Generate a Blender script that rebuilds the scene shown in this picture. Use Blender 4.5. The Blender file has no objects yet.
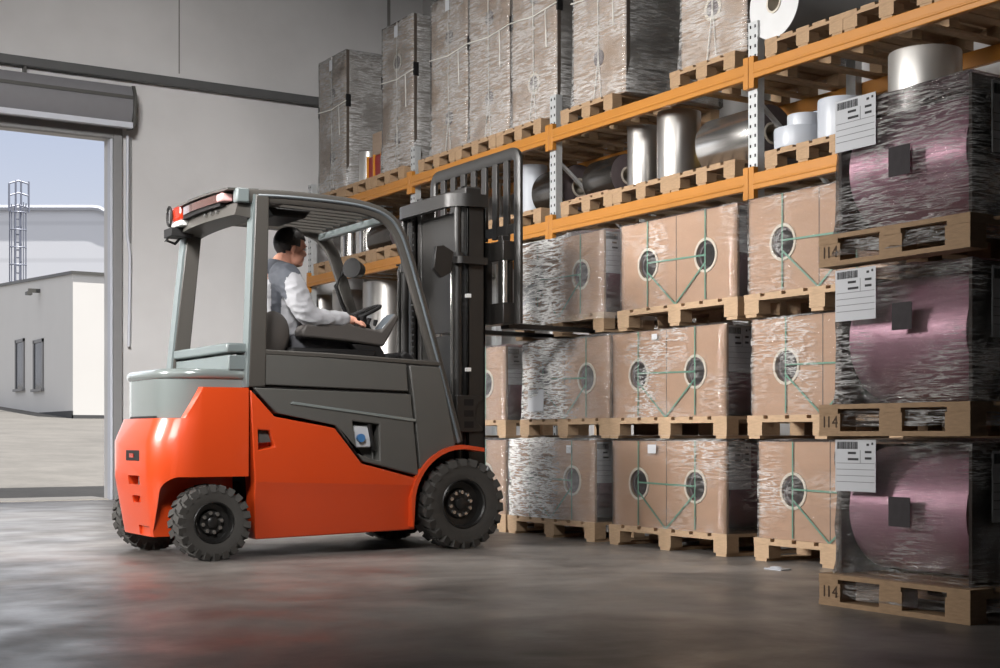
import bpy, bmesh, math, random
from mathutils import Vector, Matrix, noise
random.seed(7)
PI = math.pi
C = bpy.context.scene.collection
scn = bpy.context.scene

# ------------------------------------------------------------------ materials
def new_mat(name):
    m = bpy.data.materials.new(name); m.use_nodes = True
    nt = m.node_tree; nt.nodes.clear()
    out = nt.nodes.new('ShaderNodeOutputMaterial')
    return m, nt, out
def srgb(r, g, b):
    f = lambda c: (c/255/12.92) if c/255 <= .04045 else ((c/255+.055)/1.055)**2.4
    return (f(r), f(g), f(b), 1)
def pbr(name, col, rough=.5, metal=0., var=.12, scale=8., bump=0., bscale=60., coat=0., stretch=(1, 1, 1), emit=None, spec=.5):
    m, nt, out = new_mat(name)
    N = nt.nodes.new; Lk = nt.links.new
    p = N('ShaderNodeBsdfPrincipled'); Lk(p.outputs[0], out.inputs[0])
    p.inputs['Roughness'].default_value = rough; p.inputs['Metallic'].default_value = metal
    p.inputs['Coat Weight'].default_value = coat; p.inputs['Specular IOR Level'].default_value = spec
    tc = N('ShaderNodeTexCoord'); mp = N('ShaderNodeMapping'); mp.inputs['Scale'].default_value = stretch
    Lk(tc.outputs['Object'], mp.inputs[0])
    n = N('ShaderNodeTexNoise'); n.inputs['Scale'].default_value = scale; n.inputs['Detail'].default_value = 5
    Lk(mp.outputs[0], n.inputs['Vector'])
    mx = N('ShaderNodeMix'); mx.data_type = 'RGBA'
    a = tuple(c*(1-var) for c in col[:3])+(1,); b = tuple(min(1, c*(1+var)) for c in col[:3])+(1,)
    mx.inputs[6].default_value = a; mx.inputs[7].default_value = b
    Lk(n.outputs[0], mx.inputs[0]); Lk(mx.outputs[2], p.inputs['Base Color'])
    if bump:
        n2 = N('ShaderNodeTexNoise'); n2.inputs['Scale'].default_value = bscale; n2.inputs['Detail'].default_value = 4
        Lk(mp.outputs[0], n2.inputs['Vector'])
        bp = N('ShaderNodeBump'); bp.inputs['Strength'].default_value = bump; bp.inputs['Distance'].default_value = .01
        Lk(n2.outputs[0], bp.inputs['Height']); Lk(bp.outputs[0], p.inputs['Normal'])
    if emit:
        p.inputs['Emission Color'].default_value = emit[0]; p.inputs['Emission Strength'].default_value = emit[1]
    return m
M = {}
M['orange'] = pbr('orange_paint', srgb(200, 68, 26), .28, 0, .03, 3, coat=.35)
M['grey_paint'] = pbr('charcoal_paint', srgb(82, 81, 78), .42, 0, .06, 6, .05, 300)
M['light_grey'] = pbr('pale_grey_gloss_paint', srgb(128, 135, 133), .2, .25, .04, 4, coat=.4)
M['teal_grey'] = pbr('blue_grey_paint', srgb(106, 114, 114), .38, 0, .05, 5)
M['frame_edge'] = pbr('frame_edge_paint', srgb(92, 98, 102), .35, 0, .05)
M['frame_dark'] = pbr('dark_frame_paint', srgb(70, 67, 63), .4, 0, .06, 6, .05, 300)
M['mast'] = pbr('black_mast_paint', srgb(38, 36, 34), .42, .1, .15, 9, .05, 200)
M['black'] = pbr('black_plastic', srgb(27, 26, 26), .55, 0, .1, 20, spec=.25)
M['rubber'] = pbr('tyre_rubber', srgb(62, 60, 57), .78, 0, .2, 20, .2, 120)
M['rim'] = pbr('rim_black', srgb(36, 35, 34), .35, .2, .1, 12)
M['chrome'] = pbr('bare_steel', srgb(190, 188, 184), .25, .9, .06, 10)
M['vinyl'] = pbr('seat_vinyl', srgb(70, 66, 63), .55, 0, .08, 10, .15, 200)
M['red_lens'] = pbr('red_lens', srgb(160, 44, 22), .12, 0, .05, 10, coat=.6)
M['pink_lens'] = pbr('clear_pink_lens', srgb(230, 178, 175), .12, 0, .08, 25, coat=.6)
M['white'] = pbr('white_plastic', srgb(230, 230, 228), .4, 0, .03)
M['blue'] = pbr('blue_plastic', srgb(60, 110, 160), .4, 0, .05)
M['wood'] = pbr('pallet_wood', srgb(178, 150, 120), .75, 0, .25, 9, .3, 40, stretch=(2, 2, 9))
M['wood_old'] = pbr('aged_pallet_wood', srgb(160, 132, 102), .8, 0, .32, 9, .3, 40, stretch=(2, 2, 9))
M['rack_orange'] = pbr('orange_beam_paint', srgb(176, 116, 40), .45, 0, .1, 5, .05, 90)
M['galv'] = pbr('galvanised_steel', srgb(190, 192, 192), .45, .35, .12, 30)
M['board'] = pbr('brown_fibreboard', srgb(166, 134, 109), .65, 0, .12, 4, .12, 70, stretch=(1, 1, 3))
M['board_dark'] = pbr('shaded_fibreboard', srgb(84, 74, 66), .6, 0, .15, 5)  # brown end board with its shade put into the colour; also seams, edges
M['carton'] = pbr('brown_carton', srgb(156, 136, 118), .6, 0, .16, 5, .15, 60, stretch=(1, 1, 5))
M['carton_side'] = pbr('grey_wrapped_carton', srgb(140, 134, 128), .35, .25, .22, 3, .2, 20, stretch=(1, 1, 6))
M['core'] = pbr('pale_core_ring', srgb(196, 188, 174), .7, 0, .08, 30)
M['strap'] = pbr('green_strap', srgb(92, 138, 118), .4, 0, .12, 25)
M['cord'] = pbr('white_cord', srgb(215, 212, 205), .6, 0, .05)
M['paper'] = pbr('label_paper', srgb(200, 202, 206), .55, 0, .03)
M['ink'] = pbr('label_ink', srgb(45, 45, 48), .7, 0, .05)
M['grey_ink'] = pbr('label_grey_ink', srgb(120, 122, 126), .7, 0, .05)
M['sticker'] = pbr('grey_sticker', srgb(58, 54, 56), .85, 0, .25, 30)
M['stencil'] = pbr('stencil_ink', srgb(70, 52, 38), .8, 0, .1)
M['roll_end'] = pbr('roll_end', srgb(92, 82, 84), .5, .1, .2, 20)
def roll_mat(name, col, rough=.22, metal=.85):
    m, nt, out = new_mat(name); N = nt.nodes.new; Lk = nt.links.new
    p = N('ShaderNodeBsdfPrincipled'); Lk(p.outputs[0], out.inputs[0])
    p.inputs['Base Color'].default_value = col; p.inputs['Metallic'].default_value = metal
    tc = N('ShaderNodeTexCoord'); n = N('ShaderNodeTexNoise'); n.inputs['Scale'].default_value = 4
    Lk(tc.outputs['Object'], n.inputs['Vector'])
    mr = N('ShaderNodeMapRange'); mr.inputs[3].default_value = rough*.7; mr.inputs[4].default_value = rough*1.4
    Lk(n.outputs[0], mr.inputs[0]); Lk(mr.outputs[0], p.inputs['Roughness'])
    return m
M['pink_roll'] = roll_mat('pink_metallic_film', srgb(214, 170, 186), .4, .5)
M['purple_roll'] = roll_mat('dusky_purple_film', srgb(150, 108, 120), .4, .4)
M['foil'] = roll_mat('aluminium_foil', srgb(205, 202, 198), .22, .95)
M['foil_dull'] = roll_mat('dull_foil', srgb(165, 162, 158), .34, .9)
M['foil_matt'] = roll_mat('matt_aluminium', srgb(200, 198, 194), .4, .8)
M['dark_foil'] = roll_mat('dark_foil', srgb(88, 84, 80), .22, .9)
M['gold_foil'] = roll_mat('gold_foil', srgb(190, 160, 96), .25, .9)
M['white_end'] = pbr('white_reel_end', srgb(206, 206, 206), .6, 0, .05)
M['smoked_lens'] = pbr('smoked_lens', srgb(92, 70, 66), .1, 0, .1, 20, coat=.6)
M['tape'] = pbr('white_tape', srgb(176, 180, 187), .35, 0, .05, 6)
M['grey_wrap'] = pbr('grey_wrap', srgb(110, 110, 110), .4, .1, .15, 5)
M['red_bin'] = pbr('red_plastic', srgb(128, 22, 32), .4, 0, .1)
M['yellow'] = pbr('yellow_paint', srgb(205, 140, 50), .5)
M['skin'] = pbr('skin', srgb(206, 150, 128), .55, 0, .05, 20)
M['hair'] = pbr('black_hair', srgb(38, 34, 33), .5, 0, .3, 40, .5, 160)
M['jacket'] = pbr('light_grey_cloth', srgb(146, 146, 149), .8, 0, .06, 8, .8, 12)
M['jacket_dark'] = pbr('slate_cloth', srgb(68, 71, 78), .8, 0, .08, 8, .3, 25)
M['trousers'] = pbr('dark_trousers', srgb(60, 60, 64), .8)
M['glass_screen'] = pbr('display_glass', srgb(100, 106, 112), .1, 0, .05)

def film(name, white=.4, gloss=.05, rough=.16, scale=9., bump=.5, cover=.45, dirn=(1, 1, 6), tint=(.95, .95, .95), grad=None, mask=2.2, rlo=.35, haze=.035):
    """clear stretch wrap: see-through, glossy, with patches of milky creases that carry painted glints"""
    m, nt, out = new_mat(name); N = nt.nodes.new; Lk = nt.links.new
    def math_(op, a, b=None, clamp=False):
        n_ = N('ShaderNodeMath'); n_.operation = op; n_.use_clamp = clamp
        for k, v in enumerate((a, b)):
            if v is None: continue
            if isinstance(v, (int, float)): n_.inputs[k].default_value = v
            else: Lk(v, n_.inputs[k])
        return n_.outputs[0]
    def rng(v, a, b, c=0., d=1.):
        n_ = N('ShaderNodeMapRange'); Lk(v, n_.inputs[0])
        for k, q in enumerate((a, b, c, d)): n_.inputs[k+1].default_value = q
        return n_.outputs[0]
    tc = N('ShaderNodeTexCoord'); oi = N('ShaderNodeObjectInfo')
    add = N('ShaderNodeVectorMath'); add.operation = 'ADD'
    mul = N('ShaderNodeVectorMath'); mul.operation = 'SCALE'; mul.inputs[0].default_value = (37., 23., 11.); Lk(oi.outputs['Random'], mul.inputs['Scale'])
    Lk(tc.outputs['Object'], add.inputs[0]); Lk(mul.outputs[0], add.inputs[1])
    mp = N('ShaderNodeMapping'); mp.inputs['Scale'].default_value = dirn; mp.inputs['Rotation'].default_value = (.12, .1, .05)
    Lk(add.outputs[0], mp.inputs[0])
    n = N('ShaderNodeTexNoise'); n.inputs['Scale'].default_value = scale; n.inputs['Detail'].default_value = 7; n.inputs['Roughness'].default_value = .62
    n.inputs['Distortion'].default_value = .35
    Lk(mp.outputs[0], n.inputs['Vector'])
    # sharp ridges of the noise read as creases, whitened to stand for highlights
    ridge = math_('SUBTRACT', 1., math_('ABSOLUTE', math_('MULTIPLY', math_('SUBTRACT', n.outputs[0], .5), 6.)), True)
    big = N('ShaderNodeTexNoise'); big.inputs['Scale'].default_value = mask; big.inputs['Detail'].default_value = 3
    Lk(add.outputs[0], big.inputs['Vector'])
    patch = rng(big.outputs[0], .62-cover*.5, .82-cover*.5)
    if grad:
        sp = N('ShaderNodeSeparateXYZ'); Lk(tc.outputs['Object'], sp.inputs[0])
        wob = math_('ADD', sp.outputs['Y'], math_('MULTIPLY', math_('SUBTRACT', big.outputs[0], .5), .5))
        patch = math_('MULTIPLY', math_('MAXIMUM', patch, .55), rng(wob, grad[0], grad[1], .12, 1.))
    bp = N('ShaderNodeBump'); bp.inputs['Strength'].default_value = bump; bp.inputs['Distance'].default_value = .02
    Lk(n.outputs[0], bp.inputs['Height'])
    tr = N('ShaderNodeBsdfTransparent'); tr.inputs[0].default_value = tint+(1,)
    gl = N('ShaderNodeBsdfGlossy'); gl.inputs['Roughness'].default_value = rough; Lk(bp.outputs[0], gl.inputs['Normal'])
    df = N('ShaderNodeBsdfDiffuse'); df.inputs[0].default_value = (.86, .85, .83, 1); Lk(bp.outputs[0], df.inputs['Normal'])
    lw = N('ShaderNodeFresnel'); lw.inputs['IOR'].default_value = 1.42; Lk(bp.outputs[0], lw.inputs['Normal'])
    s1 = N('ShaderNodeMixShader'); Lk(math_('ADD', math_('MULTIPLY', lw.outputs[0], .8), gloss, True), s1.inputs[0]); Lk(tr.outputs[0], s1.inputs[1]); Lk(gl.outputs[0], s1.inputs[2])
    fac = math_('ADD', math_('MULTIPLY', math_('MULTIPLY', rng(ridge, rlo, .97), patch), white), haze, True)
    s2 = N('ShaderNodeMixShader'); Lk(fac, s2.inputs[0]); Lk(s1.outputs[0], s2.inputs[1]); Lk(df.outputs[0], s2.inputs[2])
    Lk(s2.outputs[0], out.inputs[0])
    return m
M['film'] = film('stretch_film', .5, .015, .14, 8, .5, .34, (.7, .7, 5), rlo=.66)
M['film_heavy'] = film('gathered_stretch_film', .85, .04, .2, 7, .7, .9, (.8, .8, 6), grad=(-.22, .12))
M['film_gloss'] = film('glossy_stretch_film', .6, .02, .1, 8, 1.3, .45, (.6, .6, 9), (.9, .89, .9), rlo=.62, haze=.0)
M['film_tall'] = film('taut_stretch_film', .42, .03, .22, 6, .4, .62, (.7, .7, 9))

# ------------------------------------------------------------------ mesh helpers
class MB:
    def __init__(s): s.bm = bmesh.new()
    def face(s, vs):
        try: return s.bm.faces.new(vs)
        except ValueError: return None
    def box(s, x0, x1, y0, y1, z0, z1, mat=None):
        vs = [Vector((x, y, z)) for z in (z0, z1) for (x, y) in ((x0, y0), (x1, y0), (x1, y1), (x0, y1))]
        if mat: vs = [mat @ v for v in vs]
        v = [s.bm.verts.new(p) for p in vs]
        for q in ((3, 2, 1, 0), (4, 5, 6, 7), (0, 1, 5, 4), (1, 2, 6, 5), (2, 3, 7, 6), (3, 0, 4, 7)): s.face([v[i] for i in q])
        return s
    def bar(s, p0, p1, w, h, up=(0, 0, 1)):
        p0 = Vector(p0); p1 = Vector(p1); d = p1-p0; L = d.length; d.normalize()
        up = Vector(up)
        if abs(d.dot(up)) > .98: up = Vector((1, 0, 0))
        sx = d.cross(up).normalized(); uz = sx.cross(d)
        mt = Matrix((( *[sx[0], d[0], uz[0]], p0[0]), (sx[1], d[1], uz[1], p0[1]), (sx[2], d[2], uz[2], p0[2]), (0, 0, 0, 1)))
        return s.box(-w/2, w/2, 0, L, -h/2, h/2, mt)
    def prism(s, poly, axis, a0, a1):
        """poly of 2D points; axis 'y' -> (x,z), 'x' -> (y,z), 'z' -> (x,y)"""
        def P(p, a): return {'y': (p[0], a, p[1]), 'x': (a, p[0], p[1]), 'z': (p[0], p[1], a)}[axis]
        A = [s.bm.verts.new(P(p, a0)) for p in poly]; B = [s.bm.verts.new(P(p, a1)) for p in poly]
        n = len(poly)
        s.face(A); s.face(B[::-1])
        for i in range(n): s.face([A[i], B[i], B[(i+1) % n], A[(i+1) % n]])
        return s
    def lathe(s, prof, origin, axis, seg=32, closed=False):
        """prof: (r, h) list, revolved about axis through origin"""
        o = Vector(origin); ax = Vector(axis).normalized()
        t = Vector((0, 0, 1)) if abs(ax.z) < .9 else Vector((1, 0, 0))
        e1 = ax.cross(t).normalized(); e2 = ax.cross(e1)
        rings = []
        for r, h in prof:
            if r < 1e-6: rings.append([s.bm.verts.new(o+ax*h)])
            else: rings.append([s.bm.verts.new(o+ax*h+(e1*math.cos(2*PI*k/seg)+e2*math.sin(2*PI*k/seg))*r) for k in range(seg)])
        pr = list(zip(rings, rings[1:])) + ([(rings[-1], rings[0])] if closed else [])
        for a, b in pr:
            for k in range(seg):
                k2 = (k+1) % seg
                if len(a) == 1 and len(b) == 1: continue
                if len(a) == 1: s.face([a[0], b[k], b[k2]])
                elif len(b) == 1: s.face([a[k], b[0], a[k2]])
                else: s.face([a[k], b[k], b[k2], a[k2]])
        return s
    def cyl(s, p0, p1, r0, r1=None, seg=20):
        r1 = r0 if r1 is None else r1
        p0 = Vector(p0); p1 = Vector(p1); L = (p1-p0).length
        return s.lathe([(0, 0), (r0, 0), (r1, L), (0, L)], p0, p1-p0, seg)
    def tube(s, pts, r, seg=8, closed=False, rect=None, up=None):
        pts = [Vector(p) for p in pts]; n = len(pts); rings = []
        for i, p in enumerate(pts):
            if closed: d = (pts[(i+1) % n]-pts[i-1])
            else: d = pts[min(i+1, n-1)]-pts[max(i-1, 0)]
            d.normalize()
            u = Vector(up) if up else (Vector((0, 0, 1)) if abs(d.z) < .95 else Vector((1, 0, 0)))
            e1 = d.cross(u).normalized(); e2 = e1.cross(d)
            if rect:
                w, h = rect[0]/2, rect[1]/2
                offs = [(-w, -h*.55), (-w*.55, -h), (w*.55, -h), (w, -h*.55), (w, h*.55), (w*.55, h), (-w*.55, h), (-w, h*.55)]
                # mitre: keep width at bends
                rings.append([s.bm.verts.new(p+e1*a+e2*b) for a, b in offs])
            else:
                rings.append([s.bm.verts.new(p+(e1*math.cos(2*PI*k/seg)+e2*math.sin(2*PI*k/seg))*r) for k in range(seg)])
        m = len(rings[0])
        for i in range(n if closed else n-1):
            a = rings[i]; b = rings[(i+1) % n]
            for k in range(m): s.face([a[k], a[(k+1) % m], b[(k+1) % m], b[k]])
        if not closed: s.face(rings[0][::-1]); s.face(rings[-1])
        return s
    def ell(s, c, r, rot=None, u=20, v=14):
        mt = Matrix.Translation(Vector(c)) @ (rot.to_4x4() if rot else Matrix.Identity(4)) @ Matrix.Diagonal((r[0], r[1], r[2], 1))
        bmesh.ops.create_uvsphere(s.bm, u_segments=u, v_segments=v, radius=1, matrix=mt); return s
    def data(s, name, m=None, smooth=35):
        bmesh.ops.recalc_face_normals(s.bm, faces=s.bm.faces[:])
        me = bpy.data.meshes.new(name); s.bm.to_mesh(me); s.bm.free()
        if m: me.materials.append(m)
        if smooth:
            me.polygons.foreach_set('use_smooth', [True]*len(me.polygons)); me.set_sharp_from_angle(angle=math.radians(smooth))
        return me
    def obj(s, name, m, parent=None, bevel=0, smooth=35, loc=None, seg=2):
        return link(name, s.data(name, m, smooth), parent, bevel, loc, seg)
def link(name, me, parent=None, bevel=0, loc=None, seg=2):
    o = bpy.data.objects.new(name, me); C.objects.link(o)
    if parent: o.parent = parent
    if loc: o.location = loc
    if bevel:
        b = o.modifiers.new('bevel', 'BEVEL'); b.width = bevel; b.segments = seg; b.limit_method = 'ANGLE'; b.angle_limit = math.radians(35)
    return o
def bake(o):
    """apply the modifiers of o to its mesh"""
    dg = bpy.context.evaluated_depsgraph_get(); dg.update()
    me = bpy.data.meshes.new_from_object(o.evaluated_get(dg))
    old = o.data; o.modifiers.clear(); o.data = me; me.name = o.name
    return o
def cut(o, cutters, op='DIFFERENCE', smooth=35):
    for c in cutters:
        c.parent = o.parent
        m = o.modifiers.new('b', 'BOOLEAN'); m.operation = op; m.object = c; m.solver = 'EXACT'
    bpy.context.view_layer.update(); bake(o)
    for c in cutters: bpy.data.objects.remove(c)
    o.data.polygons.foreach_set('use_smooth', [True]*len(o.data.polygons)); o.data.set_sharp_from_angle(angle=math.radians(smooth))
    return o
def tag(o, label, cat, group=None, kind=None):
    o['label'] = label; o['category'] = cat
    if group: o['group'] = group
    if kind: o['kind'] = kind
    return o
def thing(name, label, cat, loc=(0, 0, 0), rotz=0, group=None):
    o = bpy.data.objects.new(name, None); C.objects.link(o); o.empty_display_size = .1
    o.location = loc; o.rotation_euler = (0, 0, rotz)
    return tag(o, label, cat, group)
def structure(o): o['kind'] = 'structure'; return o
def dup(root, loc, rotz=None, label=None, group=None):
    r = root.copy(); C.objects.link(r); r.location = loc
    if rotz is not None: r.rotation_euler = (0, 0, rotz)
    if label: r['label'] = label
    if group: r['group'] = group
    for ch in list(root.children):
        c = ch.copy(); C.objects.link(c); c.parent = r
        for g in list(ch.children):
            d = g.copy(); C.objects.link(d); d.parent = c
    return r
def text_data(s, size, depth, m):
    cu = bpy.data.curves.new('t', 'FONT'); cu.body = s; cu.size = size; cu.extrude = depth; cu.align_x = 'CENTER'; cu.align_y = 'CENTER'
    o = bpy.data.objects.new('t', cu); C.objects.link(o)
    dg = bpy.context.evaluated_depsgraph_get(); dg.update()
    me = bpy.data.meshes.new_from_object(o.evaluated_get(dg)); bpy.data.objects.remove(o)
    me.materials.clear(); me.materials.append(m); return me

# ------------------------------------------------------------------ camera
H = .78
cam = bpy.data.cameras.new('camera'); co = bpy.data.objects.new('camera', cam); C.objects.link(co)
co.location = (0, 0, H); co.rotation_euler = (PI/2, 0, -math.radians(31.87))
cam.sensor_width = 36; cam.lens = 50.4; cam.shift_y = .101; cam.clip_end = 500
scn.camera = co
FX, HY = 1400., 435.
def ray(u):
    t = (u-500)/FX; return (.528+.8494*t, .8494-.528*t)
def onX(u, X): a, b = ray(u); return X*b/a                      # -> Y on a plane X = const
def onY(u, Y): a, b = ray(u); return Y*a/b                      # -> X on a plane Y = const
def zat(u, v, X=None, Y=None):
    a, b = ray(u); d = X/a if X is not None else Y/b
    return H+(HY-v)/FX*d


# ------------------------------------------------------------------ room shell
YW, XR, ZC = 16.8, 9.2, 6.8
def wall_mat():
    m, nt, out = new_mat('painted_concrete'); N = nt.nodes.new; Lk = nt.links.new
    p = N('ShaderNodeBsdfPrincipled'); Lk(p.outputs[0], out.inputs[0]); p.inputs['Roughness'].default_value = .8
    tc = N('ShaderNodeTexCoord'); n = N('ShaderNodeTexNoise'); n.inputs['Scale'].default_value = .7; n.inputs['Detail'].default_value = 6
    Lk(tc.outputs['Object'], n.inputs['Vector'])
    r = N('ShaderNodeValToRGB'); r.color_ramp.elements[0].color = srgb(197, 195, 194); r.color_ramp.elements[1].color = srgb(212, 210, 209)
    r.color_ramp.elements[0].position = .35; r.color_ramp.elements[1].position = .65
    Lk(n.outputs[0], r.inputs[0]); Lk(r.outputs[0], p.inputs['Base Color']); return m
def floor_mat():
    m, nt, out = new_mat('worn_concrete_floor'); N = nt.nodes.new; Lk = nt.links.new
    p = N('ShaderNodeBsdfPrincipled'); Lk(p.outputs[0], out.inputs[0])
    tc = N('ShaderNodeTexCoord')
    n = N('ShaderNodeTexNoise'); n.inputs['Scale'].default_value = .9; n.inputs['Detail'].default_value = 9; n.inputs['Roughness'].default_value = .65; n.inputs['Distortion'].default_value = .6
    Lk(tc.outputs['Object'], n.inputs['Vector'])
    r = N('ShaderNodeValToRGB'); e = r.color_ramp.elements; e[0].position = .34; e[0].color = srgb(76, 72, 69); e[1].position = .68; e[1].color = srgb(142, 136, 131)
    Lk(n.outputs[0], r.inputs[0])
    # faint curved tyre marks
    w = N('ShaderNodeTexWave'); w.wave_type = 'RINGS'; w.rings_direction = 'Z'; w.inputs['Scale'].default_value = .32; w.inputs['Distortion'].default_value = 3.5; w.inputs['Detail'].default_value = 3
    mp = N('ShaderNodeMapping'); mp.inputs['Location'].default_value = (-3.2, -4.4, 0); Lk(tc.outputs['Object'], mp.inputs[0]); Lk(mp.outputs[0], w.inputs['Vector'])
    mr = N('ShaderNodeMapRange'); mr.inputs[1].default_value = .9; mr.inputs[2].default_value = 1.; mr.inputs[4].default_value = .3
    Lk(w.outputs[1], mr.inputs[0])
    mx = N('ShaderNodeMix'); mx.data_type = 'RGBA'; Lk(mr.outputs[0], mx.inputs[0]); Lk(r.outputs[0], mx.inputs[6]); mx.inputs[7].default_value = srgb(84, 80, 78)
    Lk(mx.outputs[2], p.inputs['Base Color'])
    n3 = N('ShaderNodeTexNoise'); n3.inputs['Scale'].default_value = 2.3; n3.inputs['Detail'].default_value = 8; Lk(tc.outputs['Object'], n3.inputs['Vector'])
    m3 = N('ShaderNodeMapRange'); m3.inputs[1].default_value = .3; m3.inputs[2].default_value = .7; m3.inputs[3].default_value = .3; m3.inputs[4].default_value = .55
    Lk(n3.outputs[0], m3.inputs[0]); Lk(m3.outputs[0], p.inputs['Roughness'])
    b = N('ShaderNodeBump'); b.inputs['Strength'].default_value = .12; b.inputs['Distance'].default_value = .01
    n4 = N('ShaderNodeTexNoise'); n4.inputs['Scale'].default_value = 22; n4.inputs['Detail'].default_value = 6; Lk(tc.outputs['Object'], n4.inputs['Vector'])
    Lk(n4.outputs[0], b.inputs['Height']); Lk(b.outputs[0], p.inputs['Normal']); return m
WM = wall_mat()
structure(MB().box(-9, XR+.25, -7, YW+.3, -.2, 0).obj('floor', floor_mat(), smooth=0))
DX0, DX1, DZ = 0.9, 4.93, 4.37                                   # gate opening in the far wall
structure(MB().box(-9, DX0, YW, YW+.3, 0, ZC).box(DX1, XR+.25, YW, YW+.3, 0, ZC).box(DX0, DX1, YW, YW+.3, DZ, ZC).obj('wall_back', WM, smooth=0))
structure(MB().box(XR, XR+.25, -7, YW, 0, ZC).obj('wall_right', WM, smooth=0))
M['dark_wall'] = pbr('low_bounce_wall', srgb(66, 64, 62), .85)  # unseen walls darkened to cut bounce light on the foreground floor
structure(MB().box(-9.25, -9, -7, YW+.3, 0, ZC).obj('wall_left', M['dark_wall'], smooth=0))
structure(MB().box(-9.25, XR+.25, -7.25, -7, 0, ZC).obj('wall_front', M['dark_wall'], smooth=0))
structure(MB().box(-9.25, XR+.25, -7.25, YW+.3, ZC, ZC+.2).obj('ceiling', pbr('low_bounce_ceiling', srgb(84, 82, 80), .8), smooth=0))  # ceiling darkened too, to cut bounce light
M['joint'] = pbr('joint_sealant', srgb(128, 126, 122), .8)
structure(MB().box(5.765, 5.78, YW-.004, YW+.01, 5.25, ZC).obj('trim_1', M['joint'], smooth=0))
structure(MB().box(8.66, 8.69, YW-.03, YW+.01, 5.25, ZC).obj('trim_2', M['joint'], smooth=0))
# gate frame and roller shutter
M['gate_frame'] = pbr('grey_gate_frame', srgb(128, 127, 127), .5, 0, .06)
M['gate_pale'] = pbr('pale_gate_guide', srgb(196, 198, 206), .5, 0, .04)
M['shutter'] = pbr('shutter_grey', srgb(122, 121, 124), .5, 0, .06)
fr = structure(MB().box(DX1-.0, DX1+.11, YW-.09, YW, 0, DZ+.2).box(DX0-.26, DX0+.02, YW-.09, YW, 0, DZ+.2).box(DX0-.1, DX1+.1, YW-.085, YW, DZ-.03, DZ+.2).obj('door_1', M['gate_frame'], bevel=.008))
MB().box(DX1-.03, DX1+.0, YW-.06, YW+.06, 0, DZ).box(DX0+.02, DX0+.16, YW-.04, YW+.28, 0, DZ).obj('guide_rail', M['gate_pale'], fr, bevel=.006)
box = thing('roller_shutter_box', 'long grey roller shutter housing mounted over the open gate', 'shutter', (0, YW, 0))
z0, z1 = 4.44, 4.93
poly = [(-.09, z0+.02), (-.09, z1), (-.33, z1), (-.40, z1-.12), (-.40, z0+.2), (-.34, z0+.05), (-.25, z0)]
MB().prism(poly, 'x', 0.3, 5.08).obj('casing', M['shutter'], box, bevel=.01)
MB().prism([(a*1.03-.0, z0+(b-z0)*1.04-.01) for a, b in poly], 'x', 5.08, 5.12).obj('end_cap', M['grey_paint'], box, bevel=.008)
MB().box(.3, 5.07, -.415, -.395, z1-.17, z1-.13).obj('upper_rib', M['grey_paint'], box)
MB().box(.3, 5.07, -.405, -.33, z0-.02, z0+.045).obj('bottom_rail', M['gate_pale'], box)
rail = tag(MB().box(-8.5, 9.0, YW-.12, YW-.03, 5.06, 5.17).obj('cable_tray', pbr('tray_grey', srgb(92, 92, 92), .6, .2), bevel=.01), 'long dark grey cable tray running along the far wall above the gate', 'cable tray')
for x in (3.9, 8.6): MB().box(x-.015, x+.015, YW-.1, YW-.002, 4.95, 5.08).obj('bracket', M['grey_paint'], rail)
pipe = thing('pull_cord', 'pale hanging door cord and conduit beside the gate frame', 'cord', (0, YW, 0))
MB().tube([(5.10, -.09, 4.40), (5.095, -.09, 3.2), (5.13, -.09, 2.95), (5.115, -.09, 1.85)], .018, 8).obj('conduit', M['gate_pale'], pipe)
MB().tube([(5.15, -.05, 4.38), (5.145, -.05, 3.1)], .01, 6).obj('cord', M['gate_frame'], pipe)

# ------------------------------------------------------------------ yard outside
def slope(Y): return max(0, (Y-YW-.6))*.0545
def asph():
    m, nt, out = new_mat('yard_asphalt'); N = nt.nodes.new; Lk = nt.links.new
    p = N('ShaderNodeBsdfPrincipled'); Lk(p.outputs[0], out.inputs[0]); p.inputs['Roughness'].default_value = .9
    tc = N('ShaderNodeTexCoord'); n = N('ShaderNodeTexNoise'); n.inputs['Scale'].default_value = .8; n.inputs['Detail'].default_value = 10; n.inputs['Roughness'].default_value = .8
    Lk(tc.outputs['Object'], n.inputs['Vector'])
    r = N('ShaderNodeValToRGB'); e = r.color_ramp.elements; e[0].position = .3; e[0].color = srgb(78, 76, 73); e[1].position = .7; e[1].color = srgb(106, 103, 99)
    Lk(n.outputs[0], r.inputs[0]); Lk(r.outputs[0], p.inputs['Base Color']); return m
g = MB()
ys = [YW+.3, YW+.6, 60, 140]
for a, b in zip(ys, ys[1:]):
    v = [g.bm.verts.new(p) for p in ((-60, a, slope(a)), (90, a, slope(a)), (90, b, slope(b)), (-60, b, slope(b)))]; g.face(v)
gy = g.obj('ground', asph(), smooth=0); structure(gy)
structure(MB().box(DX0, DX1, YW+.0, YW+.9, -.1, .012).obj('trim_3', pbr('concrete_sill', srgb(182, 176, 168), .8), smooth=0))
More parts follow.
